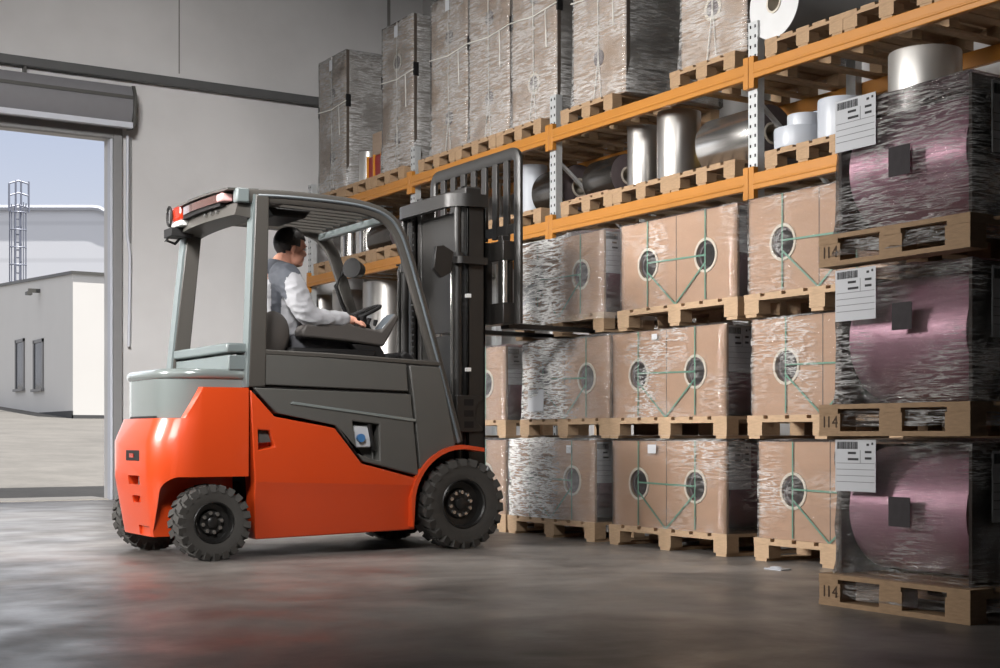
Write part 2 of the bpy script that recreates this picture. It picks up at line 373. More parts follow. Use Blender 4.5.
# white annex building: corner seen at u=73, d=40
bx, by = onY(73, 40.4), 40.4
bz = slope(by)
M['render_white'] = pbr('white_render', srgb(208, 206, 203), .85, 0, .03, 1)
M['dark_pane'] = pbr('dark_window_glass', srgb(60, 66, 74), .1, 0, .1)
M['base_dark'] = pbr('dark_plinth', srgb(70, 70, 72), .8)
b = thing('annex_building', 'low white flat-roofed building with two narrow windows beyond the gate', 'building', (bx, by, bz-.06))
hh = 4.2
MB().prism([(0, 0), (0, hh), (14, hh+.72), (14, 0)], 'x', 0, 16).obj('walls', M['render_white'], b, smooth=0)
MB().prism([(-.06, hh-.02), (-.06, hh+.07), (14, hh+.79), (14, hh+.70)], 'x', -.06, 16).obj('roof_edge', M['grey_paint'], b)
MB().box(-.03, 0, -.03, 14, 0, .28).box(-.03, 16, -.03, 0, 0, .16).obj('plinth', M['base_dark'], b)
for u0, u1 in ((16, 25), (34, 44)):
    Y1, Y0 = onX(u0, bx)-by, onX(u1, bx)-by
    zt = zat((u0+u1)/2, 337.5, X=bx)-bz; zb = zat((u0+u1)/2, 387, X=bx)-bz
    w = MB().box(-.04, .1, Y0, Y0+.12, zb, zt).box(-.04, .1, Y1-.12, Y1, zb, zt).box(-.04, .1, Y0, Y1, zt-.1, zt).box(-.1, .1, Y0-.05, Y1+.05, zb-.08, zb).obj('window', M['gate_frame'], b)
    MB().box(-.012, .02, Y0+.1, Y1-.1, zb, zt-.08).obj('pane', M['dark_pane'], w)
Yl = onX(40, bx)-by; zl = zat(40, 291, X=bx)-bz
MB().box(-.35, 0, Yl-.05, Yl+.05, zl, zl+.12).box(-.42, -.25, Yl-.12, Yl+.12, zl-.08, zl+.02).obj('wall_lamp', M['grey_paint'], b)
# big pale hall behind
DH = 74.
def cam_xy(u, d): t = (u-500)/FX; return (d*(.528+.8494*t), d*(.8494-.528*t))
hx_, hy_ = cam_xy(50, DH)
hall = thing('metal_hall', 'large pale grey sheet-clad hall behind the white building', 'building', (hx_, hy_, slope(hy_)-1), -math.radians(31.87))
ht = H+(HY-210)/FX*DH-slope(hy_)+1; q = DH/FX
arc = [(-30, 0), (-30, ht), (44*q, ht), (50*q, ht-.8*q), (56*q, ht-4*q), (80*q, ht-12*q), (500*q, ht-20*q), (500*q, 0)]
def clad():
    m, nt, out = new_mat('pale_cladding'); N = nt.nodes.new; Lk = nt.links.new
    p = N('ShaderNodeBsdfPrincipled'); Lk(p.outputs[0], out.inputs[0]); p.inputs['Roughness'].default_value = .6
    tc = N('ShaderNodeTexCoord'); w = N('ShaderNodeTexWave'); w.bands_direction = 'Z'; w.inputs['Scale'].default_value = .16
    Lk(tc.outputs['Object'], w.inputs['Vector'])
    r = N('ShaderNodeValToRGB'); e = r.color_ramp.elements; e[0].position = 0; e[0].color = srgb(194, 196, 202); e[1].position = .06; e[1].color = srgb(206, 208, 214)
    Lk(w.outputs[1], r.inputs[0]); Lk(r.outputs[0], p.inputs['Base Color']); return m
MB().prism(arc, 'y', 0, 20).obj('walls', clad(), hall, smooth=0)
MB().tube([(x, -.1, z+.1) for x, z in arc[1:6]], .16, 6).obj('roof_edge', pbr('roof_trim', srgb(176, 180, 190), .5), hall)
# caged ladder in front of the hall
lad = thing('caged_ladder', 'tall grey steel ladder with safety cage rising above the far roof', 'ladder', (onY(18, 62), 62, slope(62)))
dd = 62/ray(18)[1]; px = dd/FX
def zz(v): return H+(HY-v)*px-slope(62)
st = pbr('ladder_steel', srgb(120, 124, 138), .5, .3)
t1, t2, tb = zz(181), zz(205), zz(300)
m_ = MB()
for dx in (-2.6, 2.6): m_.tube([(dx*px, 0, 0), (dx*px, 0, t2)], .05, 6)
z = 0
while z < t2: m_.box(-2.6*px, 2.6*px, -.03, .03, z, z+.05); z += .33
m_.obj('ladder_rails', st, lad)
m_ = MB()
for a in range(7):
    an = PI+PI*a/6; m_.tube([(8*px*math.cos(an), 9*px*math.sin(an)*.8, tb), (8*px*math.cos(an), 9*px*math.sin(an)*.8, t2 if a % 2 else t2+.1)], .025, 5)
z = tb
while z < t2:
    m_.tube([(8*px*math.cos(PI+PI*a/12), 9*px*math.sin(PI+PI*a/12)*.8, z) for a in range(13)], .03, 5); z += .75
m_.obj('cage', st, lad)
m_ = MB()
for dx in (-9, -2.6, 2.6, 10):
    m_.tube([(dx*px, -.1, t2-.3), (dx*px, -.1, t1-(.15 if dx == -9 else 0))], .045, 6)
for zz_ in (t1, (t1+t2)/2, t2): m_.tube([(-9*px, -.1, zz_-.15), (0, -.1, zz_), (10*px, -.1, zz_-.1)], .04, 6)
m_.obj('top_guardrail', st, lad)

# ------------------------------------------------------------------ pallets
PM = {}
def pallet_meshes(w, d, style, wood):
    k = (w, d, style, wood)
    if k in PM: return PM[k]
    hb = .144
    deck = MB(); n = 5 if w < 1 else 7
    if style == 'x':                                              # top boards run front to back, ends show gaps
        for i in range(3):
            x = (-d/2+.05, 0, d/2-.05)[i]; deck.box(x-.05, x+.05, -w/2, w/2, hb-.042, hb-.021)
        bw = w/n*.82
        for i in range(n):
            y = -w/2+bw/2+(w-bw)*i/(n-1); deck.box(-d/2, d/2, y-bw/2, y+bw/2, hb-.021, hb)
    else:
        for i in range(3):
            y = (-w/2+.06, 0, w/2-.06)[i]; deck.box(-d/2, d/2, y-.06, y+.06, hb-.042, hb-.021)
        bw = d/7*.8
        for i in range(7):
            x = -d/2+bw/2+(d-bw)*i/6; deck.box(x-bw/2, x+bw/2, -w/2, w/2, hb-.021, hb)
    bot = MB()
    if style == 'x': bot.box(-d/2+.005, d/2-.005, -.05, .05, 0, .02)
    else: bot.box(-.055, .055, -w/2, w/2, 0, .022)
    blk = MB().box(-.05, .05, -.065, .065, .021, hb-.042)
    PM[k] = (deck.data('deck', M[wood], 0), bot.data('skid', M[wood], 0), blk.data('block', M[wood], 0), hb)
    return PM[k]
def pallet(x, y, z, label, w=1.25, d=.82, style='x', wood='wood', rotz=0, group='wooden pallets', stencil=False):
    """x, y: centre; w along y, d along x; front faces -x"""
    dk, bt, bl, hb = pallet_meshes(w, d, style, wood)
    t = thing('wooden_pallet', label, 'pallet', (x, y, z), rotz, group)
    link('deck', dk, t)
    for q in (-1, 0, 1): link('skid', bt, t, loc=(0, q*(w/2-.06), 0) if style == 'x' else (q*(d/2-.055), 0, 0))
    for bx_ in (-d/2+.052, 0, d/2-.052):
        for by_ in (-w/2+.067, 0, w/2-.067):
            o = link('block', bl, t, loc=(bx_, by_, 0))
            if stencil and bx_ < 0 and by_ > .1:
                for ch, dy in (('1', .032), ('1', .004), ('4', -.034)):
                    s = link('stencil_digit', STENCIL[ch], o); s.location = (-.0512, dy, .062); s.rotation_euler = (PI/2, 0, -PI/2)
    return t
STENCIL = {c: text_data(c, .075, .0008, M['stencil']) for c in '14'}

# ------------------------------------------------------------------ reel crates
def shell(W, L, Hh, off, amp, seed, flare=0., drop=0.):
    """wrinkled film skin around a box (no bottom)"""
    m = MB(); bm = m.bm; nx, ny, nz = 10, 16, 9
    x0, x1, y0, y1, z1 = -L/2-off, L/2+off, -W/2-off, W/2+off, Hh+off
    grid = {}
    def V(i, j, k):
        key = (i, j, k)
        if key not in grid:
            p = Vector((x0+(x1-x0)*i/nx, y0+(y1-y0)*j/ny, -drop+(z1+drop)*k/nz))
            c = Vector((0, 0, Hh*.5)); dirn = Vector((p.x/(L/2), p.y/(W/2), (p.z-c.z)/(Hh/2)))
            nrm = Vector((0, 0, 0))
            if i in (0, nx): nrm.x = -1 if i == 0 else 1
            if j in (0, ny): nrm.y = -1 if j == 0 else 1
            if k == nz: nrm.z = 1
            nrm.normalize()
            q = p*3.1+Vector((seed*5.3, seed*1.7, 0)); q.z *= 2.2
            a = (noise.noise(q)+.5*noise.noise(q*2.7))*.5+.5
            edge = sum((i in (0, nx), j in (0, ny), k == nz))
            p = p+nrm*(amp*max(0, a)) - (nrm*off*1.2 if edge > 1 else Vector())
            if flare and k <= 1: p += Vector((nrm.x, nrm.y, 0))*flare*(1-k*.6)*(.75+.7*a)
            grid[key] = bm.verts.new(p)
        return grid[key]
    for i in (0, nx):
        for j in range(ny):
            for k in range(nz): m.face([V(i, j, k), V(i, j+1, k), V(i, j+1, k+1), V(i, j, k+1)])
    for j in (0, ny):
        for i in range(nx):
            for k in range(nz): m.face([V(i, j, k), V(i+1, j, k), V(i+1, j, k+1), V(i, j, k+1)])
    for i in range(nx):
        for j in range(ny): m.face([V(i, j, nz), V(i+1, j, nz), V(i+1, j+1, nz), V(i, j+1, nz)])
    return m
CH, CL = .595, .80
cache = {}
def memo(key, fn):
    if key not in cache: cache[key] = fn()
    return cache[key]
def board_mesh(W, mat):
    o = MB().box(-.009, .009, -W/2, W/2, 0, CH).obj('tmp', M[mat], smooth=0)
    hs = [MB().cyl((-.1, y, CH/2), (.1, y, CH/2), .098, seg=28).obj('c', None) for y in (-W/4, W/4)]
    cut(o, hs, smooth=30)
    me = o.data; bpy.data.objects.remove(o); return me
def label_parts(parent, mat4, w, h, seed):
    """paper sheet in local (x right, z up) plane with barcode and lines"""
    r = random.Random(seed)
    s = link('label_sheet', memo(('sheet', w, h), lambda: MB().box(0, w, -.001, .001, 0, h).data('label_sheet', M['paper'], 0)), parent); s.matrix_local = mat4
    def bars():
        b = MB(); x = .012*w/.25
        while x < w*.55:
            a = r.choice((.0025, .004, .006)); b.box(x, x+a, -.0022, 0, h*.82, h*.96); x += a+r.choice((.003, .004))
        return b.data('barcode', M['ink'], 0)
    link('barcode', memo(('bars', w, h), bars), s)
    for q, (fx, fz, fw) in enumerate(((.32, .72, .2), (.74, .74, .16), (.32, .6, .26), (.74, .62, .16), (.78, .88, .06), (.9, .9, .04))):
        link('text_line', memo(('line', w, h, q), lambda: MB().box(w*fx, w*(fx+fw), -.0022, 0, h*fz, h*(fz+.045)).data('text_line', M['ink'], 0)), s)
    def rules():
        b = MB()
        for fz in (.54, .42, .3, .18): b.box(w*.03, w*.97, -.0018, 0, h*fz, h*fz+.0025)
        b.box(w*.62, w*.63, -.0018, 0, h*.54, h*.8)
        return b.data('ruled_lines', M['grey_ink'], 0)
    link('ruled_lines', memo(('rules', w, h), rules), s)
    return s
def crate(x, y, z, label, W=1.22, rotz=0, filmmat='film', seed=0, board='board', roll='purple_roll', amp=.012, flare=.0, sticker=None, straps=True, lab=(.2, .3), drop=0., tags=()):
    t = thing('reel_crate', label, 'crate', (x, y, z), rotz, 'film-wrapped reel crates')
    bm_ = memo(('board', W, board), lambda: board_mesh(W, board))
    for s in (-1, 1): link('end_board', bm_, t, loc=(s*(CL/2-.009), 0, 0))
    rad = min(.285, W/4-.005, CH/2-.01)
    def rl():
        return MB().lathe([(.085, -CL/2+.05), (rad, -CL/2+.05), (rad, CL/2-.05), (.085, CL/2-.05)], (0, 0, 0), (1, 0, 0), 40, closed=True).data('reel', M[roll], 30)
    def core():
        return MB().lathe([(.075, -CL/2+.02), (.087, -CL/2+.02), (.087, CL/2-.02), (.075, CL/2-.02)], (0, 0, 0), (1, 0, 0), 24, closed=True).data('core_tube', M['roll_end'], 30)
    def ring():
        return MB().lathe([(.096, -.004), (.114, -.004), (.114, .002), (.096, .002)], (0, 0, 0), (1, 0, 0), 32, closed=True).data('core_ring', M['core'], 30)
    for yy in (-W/4, W/4):
        link('reel', memo(('reel', W, roll), rl), t, loc=(0, yy, CH/2)); 
        link('core_tube', memo(('core', 1), core), t, loc=(0, yy, CH/2))
        link('core_ring', memo(('ring', 1), ring), t, loc=(-CL/2-.002, yy, CH/2))
    link('board_seam', memo(('seam', 1), lambda: MB().box(-.0015, .001, -.003, .003, 0, CH).data('board_seam', M['board_dark'], 0)), t, loc=(-CL/2, 0, 0))
    if straps:
        xs = -CL/2-.007
        q = W/4
        for i, (a, b) in enumerate((((-q, .01), (-q, CH)), ((q, .01), (q, CH)), ((-q, CH/2), (q, CH/2+.01)), ((-q, CH/2-.05), (.0, .0)), ((q, CH/2-.05), (.0, .0)))):
            link('strap', memo(('strap', W, i), lambda a=a, b=b: ribbon(a, b, xs-.0006*i).data('strap', M['strap'], 0)), t)
    # side label, near the front board on the -y side
    label_parts(t, Matrix.Translation((-CL/2+.012, -W/2-(.032 if sticker else -.004), CH-lab[1]+(.02 if sticker else -.01))), lab[0], lab[1], seed)
    if sticker:
        sx, sz, sw = sticker
        link('sticker', MB().box(sx, sx+sw, -W/2-.033, -W/2-.031, sz, sz+sw).data('sticker', M['sticker'], 0), t)
    for ty, tz, tw, th_ in tags: link('paper_tag', MB().box(-CL/2-.026, -CL/2-.0245, ty-tw/2, ty+tw/2, tz, tz+th_).data('paper_tag', M['paper'], 0), t)
    f = link('stretch_wrap', shell(W, CL, CH, .012, amp, seed, flare, drop).data('stretch_wrap', M[filmmat], 80), t)
    return t
def ribbon(a, b, x, w=.012):
    m = MB(); d = Vector((b[0]-a[0], b[1]-a[1])); n = Vector((-d.y, d.x)).normalized()*w/2
    pts = [(a[0]+n.x, a[1]+n.y), (a[0]-n.x, a[1]-n.y), (b[0]-n.x, b[1]-n.y), (b[0]+n.x, b[1]+n.y)]
    return m.prism(pts, 'x', x-.0012, x)
PX, CX, HB = 5.95, 5.97, .144
def stack(cols, zs):
    for (yc, W, pl, cl, kw), z in zip(cols, zs):
        pallet(PX+.41, yc, z, pl, w=W+.05)
        crate(CX+CL/2, yc, z+HB, cl, W=W, **kw)
P3 = .757
stack([(8.864, 1.14, 'light pallet on the floor right of the front wheel, lowest of three', 'crate on the floor nearest the front wheel, left half milky with gathered wrap', dict(filmmat='film_heavy', seed=1, amp=.03, tags=((-.27, .5, .06, .06),))),
       (8.68, 1.14, 'light pallet under the crate at mid height just right of the mast', 'middle crate of the column right of the mast, white gathered wrap on its left', dict(filmmat='film_heavy', seed=2, amp=.03, tags=((.36, .06, .22, .17),))),
       (8.753, 1.14, 'pallet carried on the raised forks of the orange forklift', 'crate lifted on the forks, heavily wrinkled wrap, topmost beside the mast', dict(filmmat='film_heavy', seed=3, amp=.04, flare=.03, drop=.05, tags=((.40, .08, .22, .2),)))], (0, P3, P3*2+.01))
stack([(7.463, 1.22, 'light pallet on the floor under the lowest two-hole crate', 'lowest full two-hole brown crate with a small white tag, on the floor', dict(seed=4, tags=((.13, .51, .09, .06),))),
       (7.464, 1.22, 'pallet at mid height under the middle two-hole crate', 'middle of three full two-hole brown crates with green V straps', dict(seed=5, tags=((.1, .53, .06, .04),))),
       (7.36, 1.22, 'pallet under the top full two-hole crate below the orange beam', 'top of three full two-hole brown crates, right under the lower orange beam', dict(seed=6))], (0, P3, P3*2))
stack([(5.94, 1.22, 'pallet on the floor half hidden by the purple reel stack, lowest of three', 'lowest brown crate left of the purple reel stack, one hole in view', dict(seed=7)),
       (6.0, 1.22, 'pallet at mid height just left of the purple reel stack', 'middle brown crate left of the purple reel stack, one hole in view', dict(seed=8)),
       (6.03, 1.22, 'top pallet of the column just left of the purple reel stack', 'top brown crate left of the purple reel stack, under the rack upright', dict(seed=9))], (0, P3, P3*2))
stack([(10.12, 1.22, 'pallet on the floor behind the mast, mostly hidden by the front wheel', 'lower crate glimpsed between the mast and the milky wrapped crate', dict(filmmat='film_heavy', seed=10, amp=.02)),
       (10.12, 1.22, 'pallet behind the mast under the upper half-hidden crate', 'upper crate glimpsed between the mast and the forks', dict(filmmat='film_heavy', seed=11, amp=.02))], (0, P3))
# small white tags on two crates
# the dark reel stack in front: crates turned a quarter turn, marked pallets
for i, (z, pl, cl, sd, stk) in enumerate(((0, 'pallet stencilled 114 standing on the floor at the right', 'lowest glossy-wrapped crate with pink reel and crumpled label, right edge', 21, (-.05, .235, .13)),
                                  (.775, 'pallet stencilled 114 halfway up the right-hand stack', 'middle glossy-wrapped pink reel crate with a tall white label, right edge', 22, (-.03, .32, .12)),
                                  (1.55, 'topmost pallet stencilled 114 in the right-hand stack', 'topmost glossy-wrapped purple reel crate, wrap torn and sparkling at its corner', 23, (-.05, .22, .13)))):
    pallet(4.66+.63, 4.28, z, pl, w=.86, d=1.26, style='y', wood='wood_old', stencil=True)
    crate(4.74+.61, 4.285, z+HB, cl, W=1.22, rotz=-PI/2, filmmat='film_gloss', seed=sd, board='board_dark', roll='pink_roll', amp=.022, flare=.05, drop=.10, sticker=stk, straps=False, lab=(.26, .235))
    c = [o for o in bpy.data.objects if o.get('label') == cl][0]
    c.scale = (.945, 1, 1)
    # second big label on the dark end board (+x end after turning faces -Y)
    label_parts(c, Matrix.Translation((CL/2+.03, -.52, .27)) @ Matrix.Rotation(PI/2, 4, 'Z'), .26, .3, sd+40)

# ------------------------------------------------------------------ pallet rack
XF, XB = 7.2, 8.3
FY = (16.07, 13.366, 10.661, 7.966, 5.27, 2.57)
rk = thing('pallet_rack', 'tall pallet rack with orange beams and perforated grey uprights along the right side', 'rack', (0, 0, 0))
for yf in FY:
    for xf in (XF, XB):
        d0 = (xf, xf+.07) if xf == XF else (xf-.07, xf)
        um = MB().box(d0[0], d0[1], yf-.05, yf+.05, 0, 3.9)
        if xf == XF:
            z = .1
            while z < 3.88:
                for dy in (-.026, .026): um.box(XF-.0015, XF+.001, yf+dy-.008, yf+dy+.008, z, z+.024)
                z += .075
        u = um.obj('upright', M['galv'], rk, smooth=0)
        u.data.materials.append(M['black'])
        for p in list(u.data.polygons)[6:]: p.material_index = 1
    br = MB(); z = .3; k = 0
    while z < 3.2:
        a, b_ = (XF+.06, XB-.06) if k % 2 == 0 else (XB-.06, XF+.06)
        br.bar((a, yf, z), (b_, yf, z+.75), .035, .025); z += .75; k += 1
    br.obj('brace', M['galv'], rk)
for (zb0, zb1) in ((2.62, 2.745), (3.455, 3.575)):
    for ya, yb in zip(FY[1:], FY[:-1]):
        for xf, sgn in ((XF, -1), (XB, 1)):
            bm_ = MB().box(xf-.045 if sgn < 0 else xf-.005, xf+.005 if sgn < 0 else xf+.045, ya+.05, yb-.05, zb0, zb1)
            bm_.box(xf-.052 if sgn < 0 else xf+.04, xf-.04 if sgn < 0 else xf+.052, ya+.05, yb-.05, zb0+.035, zb0+.055)
            bo = bm_.obj('beam', M['rack_orange'], rk, bevel=.006)
            if sgn < 0:
                for q0, q1 in ((ya+.003, ya+.06), (yb-.06, yb-.003)): MB().box(XF-.047, XF-.002, q0, q1, zb0-.07, zb1+.05).obj('beam_connector', M['rack_orange'], bo, bevel=.003)
Z2, Z3 = 2.745, 3.575
XS = XF-.03+.6                                                   # centre of 1.2 m deep pallets on the shelves
PC = {0: (15.50, 14.72, 13.92), 1: (12.80, 12.01, 11.21), 2: (10.10, 9.31, 8.53), 3: (7.41, 6.62, 5.83)}
bayname = ('the bay by the far wall', 'the second bay from the far wall', 'the bay between the two nearest uprights', 'the bay nearest the camera')
ordn = ('far', 'middle', 'near')
for lv, zz_, nm in ((0, Z2, 'lower shelf'), (1, Z3, 'upper shelf')):
    for bi in range(4):
        for k, yc in enumerate(PC[bi]):
            if lv == 1 and bi == 2 and k == 1: continue
            pallet(XS, yc, zz_, '%s weathered pallet on the %s in %s' % (ordn[k], nm, bayname[bi]), w=.79, d=1.2, style='x', wood='wood_old', group='weathered pallets on the rack')
# tall wrapped cartons on the upper shelf
def tall(y0, y1, label, seed, holes, white_ring=(), top_label=None, hh=1.65, topz=None, dep=1.05):
    yc, W = (y0+y1)/2, y1-y0
    t = thing('tall_carton', label, 'carton', (XS, yc, Z3+HB), 0, 'tall wrapped cartons')
    x0 = -.52
    MB().box(x0+.012, x0+dep, -W/2+.012, W/2-.012, 0, hh).obj('box_body', M['carton_side'], t, bevel=.012)
    MB().box(x0, x0+.014, -W/2+.004, W/2-.004, 0, hh).obj('front_panel', M['carton'], t, bevel=.004)
    for s in (-1, 1):
        MB().box(x0-.004, x0+.03, s*W/2-.010, s*W/2+.004, .02, hh).obj('edge_strip', M['board_dark'], t)
        MB().box(x0-.012, x0+.05, s*W/2-.018, s*W/2+.006, hh*.59, hh*.68).obj('corner_clip', M['black'], t, bevel=.004)
    for i, z in enumerate(holes):
        if i in white_ring:
            MB().lathe([(.07, -.006), (.10, -.006), (.10, .002), (.07, .002)], (x0-.002, 0, z), (1, 0, 0), 28, closed=True).obj('core_ring', M['core'], t)
        MB().lathe([(0, -.003), (.075, -.003), (.075, .002)], (x0-.002, 0, z), (1, 0, 0), 24).obj('core_hole', M['roll_end'], t)
    MB().tube([(x0-.012, .0, hh), (x0-.012, .004, holes[-1]), (x0-.012, -.006, holes[0]), (x0-.014, .06, .02)], .006, 6).tube([(x0-.012, -.006, holes[0]), (x0-.014, -.05, .02)], .005, 6).obj('vertical_cord', M['cord'], t)
    MB().tube([(x0-.016, -W/2-.01, hh*.63), (x0-.018, 0, hh*.61), (x0-.016, W/2+.01, hh*.63)], .007, 6).tube([(x0-.016, -W*.27, hh*.62), (x0-.02, -W*.3, hh*.4)], .006, 6).obj('tie_cord', M['cord'], t)
    if top_label:
        MB().box(x0-.022, x0-.019, -W*.42, W*.42, hh-.27, hh-.02).obj('top_label', M['paper'], t)
    else:
        MB().box(x0-.022, x0-.019, -.03, .05, hh-.17, hh-.04).obj('small_label', M['paper'], t)
    sm = shell(W-.01, dep+.0, hh, .012, .014, seed, .02)
    o = link('stretch_wrap', sm.data('stretch_wrap', M['film_tall'], 80), t, loc=(x0+dep/2, 0, 0))
tall(15.12, 15.90, 'tall wrapped carton furthest back on the upper shelf, against the far wall', 31, (.42, 1.2))
tall(13.43, 14.19, 'tall wrapped carton just right of the red bin and gap', 32, (.36, 1.2), (1,))
tall(12.27, 13.05, 'tall wrapped carton left of the three standing edge to edge', 33, (.36, 1.2))
tall(11.47, 12.25, 'tall wrapped carton in the middle of the three standing edge to edge', 34, (.40, 1.2))
tall(10.66, 11.44, 'tall wrapped carton right of the three, just above the grey upright', 35, (.38, 1.2), (0,))
tall(9.61, 10.41, 'wrapped carton with a wide white label across its top', 36, (.38, 1.15), (), True, hh=1.52)
tall(8.08, 8.88, 'wrapped carton with a white ring and two hanging cords left of the big white reel', 37, (.42, 1.2), (0,))

# reels and small goods
def reel(label, p0, p1, r, side, end='roll_end', core=.075, name='foil_reel', cat='reel', group='loose reels'):
    p0 = Vector(p0); p1 = Vector(p1); L = (p1-p0).length
    base = Vector((p0.x, p0.y, min(p0.z, p1.z)))
    t = thing(name, label, cat, base, 0, group)
    MB().lathe([(r*.985, 0), (r, .01), (r, L-.01), (r*.985, L)], p0-base, p1-p0, 48).obj('wound_film', M[side], t, smooth=40)
    for a in (0.004, L-.004): MB().lathe([(core, a-.002), (r*.987, a-.002), (r*.987, a+.002), (core, a+.002)], p0-base, p1-p0, 40, closed=True).obj('reel_end', M[end], t)
    MB().lathe([(core*.8, -.006), (core, -.006), (core, L+.006), (core*.8, L+.006)], p0-base, p1-p0, 28, closed=True).obj('core_tube', M['core'], t)
    return t
zs2, zs3 = Z2+HB, Z3+HB
# big white-ended reel on the upper shelf, nearest bay
reel('big reel with a white end lying on the upper shelf at the top edge', (7.22, 7.76, zs3+.272), (8.1, 7.76, zs3+.272), .27, 'grey_wrap', 'white_end', .075)
# lower shelf, bay between the nearest uprights
reel('dark foil reel lying on its side just right of the upright, lower shelf', (7.55, 9.98, zs2+.2), (7.55, 10.42, zs2+.2), .195, 'dark_foil', 'roll_end', .08)
reel('slim silver reel standing on end, left of the thicker one', (7.56, 9.76, zs2), (7.56, 9.76, zs2+.585), .15, 'foil_dull')
reel('thicker silver reel standing on end in the same bay', (7.50, 9.21, zs2), (7.50, 9.21, zs2+.60), .185, 'foil_dull')
reel('bronze foil reel lying behind the thicker standing silver reel', (8.0, 8.55, zs2+.25), (8.0, 9.15, zs2+.25), .25, 'gold_foil')
reel('large silver reel lying on its side against the upright, lower shelf', (7.52, 8.10, zs2+.23), (7.52, 8.76, zs2+.23), .225, 'foil', 'roll_end', .085)
t = tag(MB().box(-.1, .55, -.3, .3, 0, .012).box(.0, .5, -.25, .25, .012, .05).obj('cardboard_sheet', M['board'], loc=(7.3, 10.2, zs2), bevel=.004), 'flat brown cardboard sheet under the dark foil reel', 'cardboard')
t.location.z = zs2
# white tape rolls
for i, (x, y, z, r, h, lb) in enumerate(((7.35, 7.62, 0, .19, .15, 'lower roll of the two stacked white tape rolls'), (7.62, 7.54, .0, .2, .28, 'tall white tape roll behind the stacked pair'), (7.35, 7.2, 0, .17, .28, 'white tape roll half hidden behind the barcoded label'), (7.38, 7.60, .152, .13, .1, 'small white tape roll topping the stacked pair'))):
    reel(lb, (x, y, zs2+z), (x, y, zs2+z+h), r, 'tape', 'tape', .06, 'tape_roll', 'tape', 'white tape rolls')
reel('wide matt silver reel standing on end above the purple reel stack', (7.55, 6.62, zs2), (7.55, 6.62, zs2+.51), .245, 'foil_matt', 'foil_matt')
# lower shelf far bays (seen through the cab and the load guard)
reel('slim silver reel standing far back on the lower shelf, seen through the cab', (7.6, 15.75, zs2), (7.6, 15.75, zs2+.45), .12, 'foil')
reel('silver reel standing beside the slim one, seen under the cab roof', (7.6, 15.2, zs2), (7.6, 15.2, zs2+.48), .17, 'foil')
reel('dark reel lying at the far end of the lower shelf', (7.6, 14.3, zs2+.2), (7.6, 14.9, zs2+.2), .2, 'dark_foil')
reel('silver reel lying on the lower shelf behind the front cab pillar', (7.6, 13.5, zs2+.2), (7.6, 14.1, zs2+.2), .2, 'foil')
reel('grey reel standing behind the mast on the lower shelf', (7.6, 12.75, zs2), (7.6, 12.75, zs2+.5), .2, 'foil')
reel('pale standing reel seen between the bars of the load guard', (7.6, 11.6, zs2), (7.6, 11.6, zs2+.55), .14, 'tape', 'tape')
reel('reel with white core lying just right of the load guard', (7.6, 10.8, zs2+.22), (7.6, 11.3, zs2+.22), .22, 'dark_foil', 'roll_end', .09)
# tall reels under the rack, seen through the cab
for i, (u, r, lb) in enumerate(((321, .21, 'tall silver reel standing under the rack at the left, beside the back of the driver'), (348, .19, 'tall silver reel under the rack, seen just behind the curved far cab pillar'), (386, .27, 'tall broad silver reel under the rack, seen above the steering wheel and display'), (426, .17, 'tall silver reel standing behind the mast'))):
    x = 7.52; y = onX(u, x)
    reel(lb, (x, y, .0), (x, y, 2.56), r, 'foil_dull', group='tall reels under the rack')
# red bin etc. between the two furthest cartons
t = thing('red_bin', 'red slatted bin in the gap between the two furthest tall cartons', 'bin', (7.45, 14.42, zs3), 0)
MB().box(-.18, .18, -.19, .19, 0, .27).obj('bin_body', M['red_bin'], t, bevel=.01)
for y in (-.19, .0, .16): MB().box(-.2, -.17, y-.009, y+.009, 0, .28).obj('corner_post', M['yellow'], t)
tag(MB().box(-.17, .15, -.17, .14, 0, .26).obj('small_carton', M['carton'], loc=(7.47, 14.40, zs3+.282), bevel=.006), 'small brown carton on top of the red bin', 'carton')
reel('small dull silver canister left of the red bin', (7.38, 14.80, zs3), (7.38, 14.80, zs3+.38), .11, 'foil_matt', name='foil_canister')
tag(MB().box(-.04, .04, -.08, .06, 0, .008).ell((.0, 0, .008), (.03, .05, .012), u=10, v=6).obj('film_scrap', M['tape'], loc=(6.0-.35, 6.05, 0)), 'white scrap of film on the floor before the lowest right pallet', 'scrap')
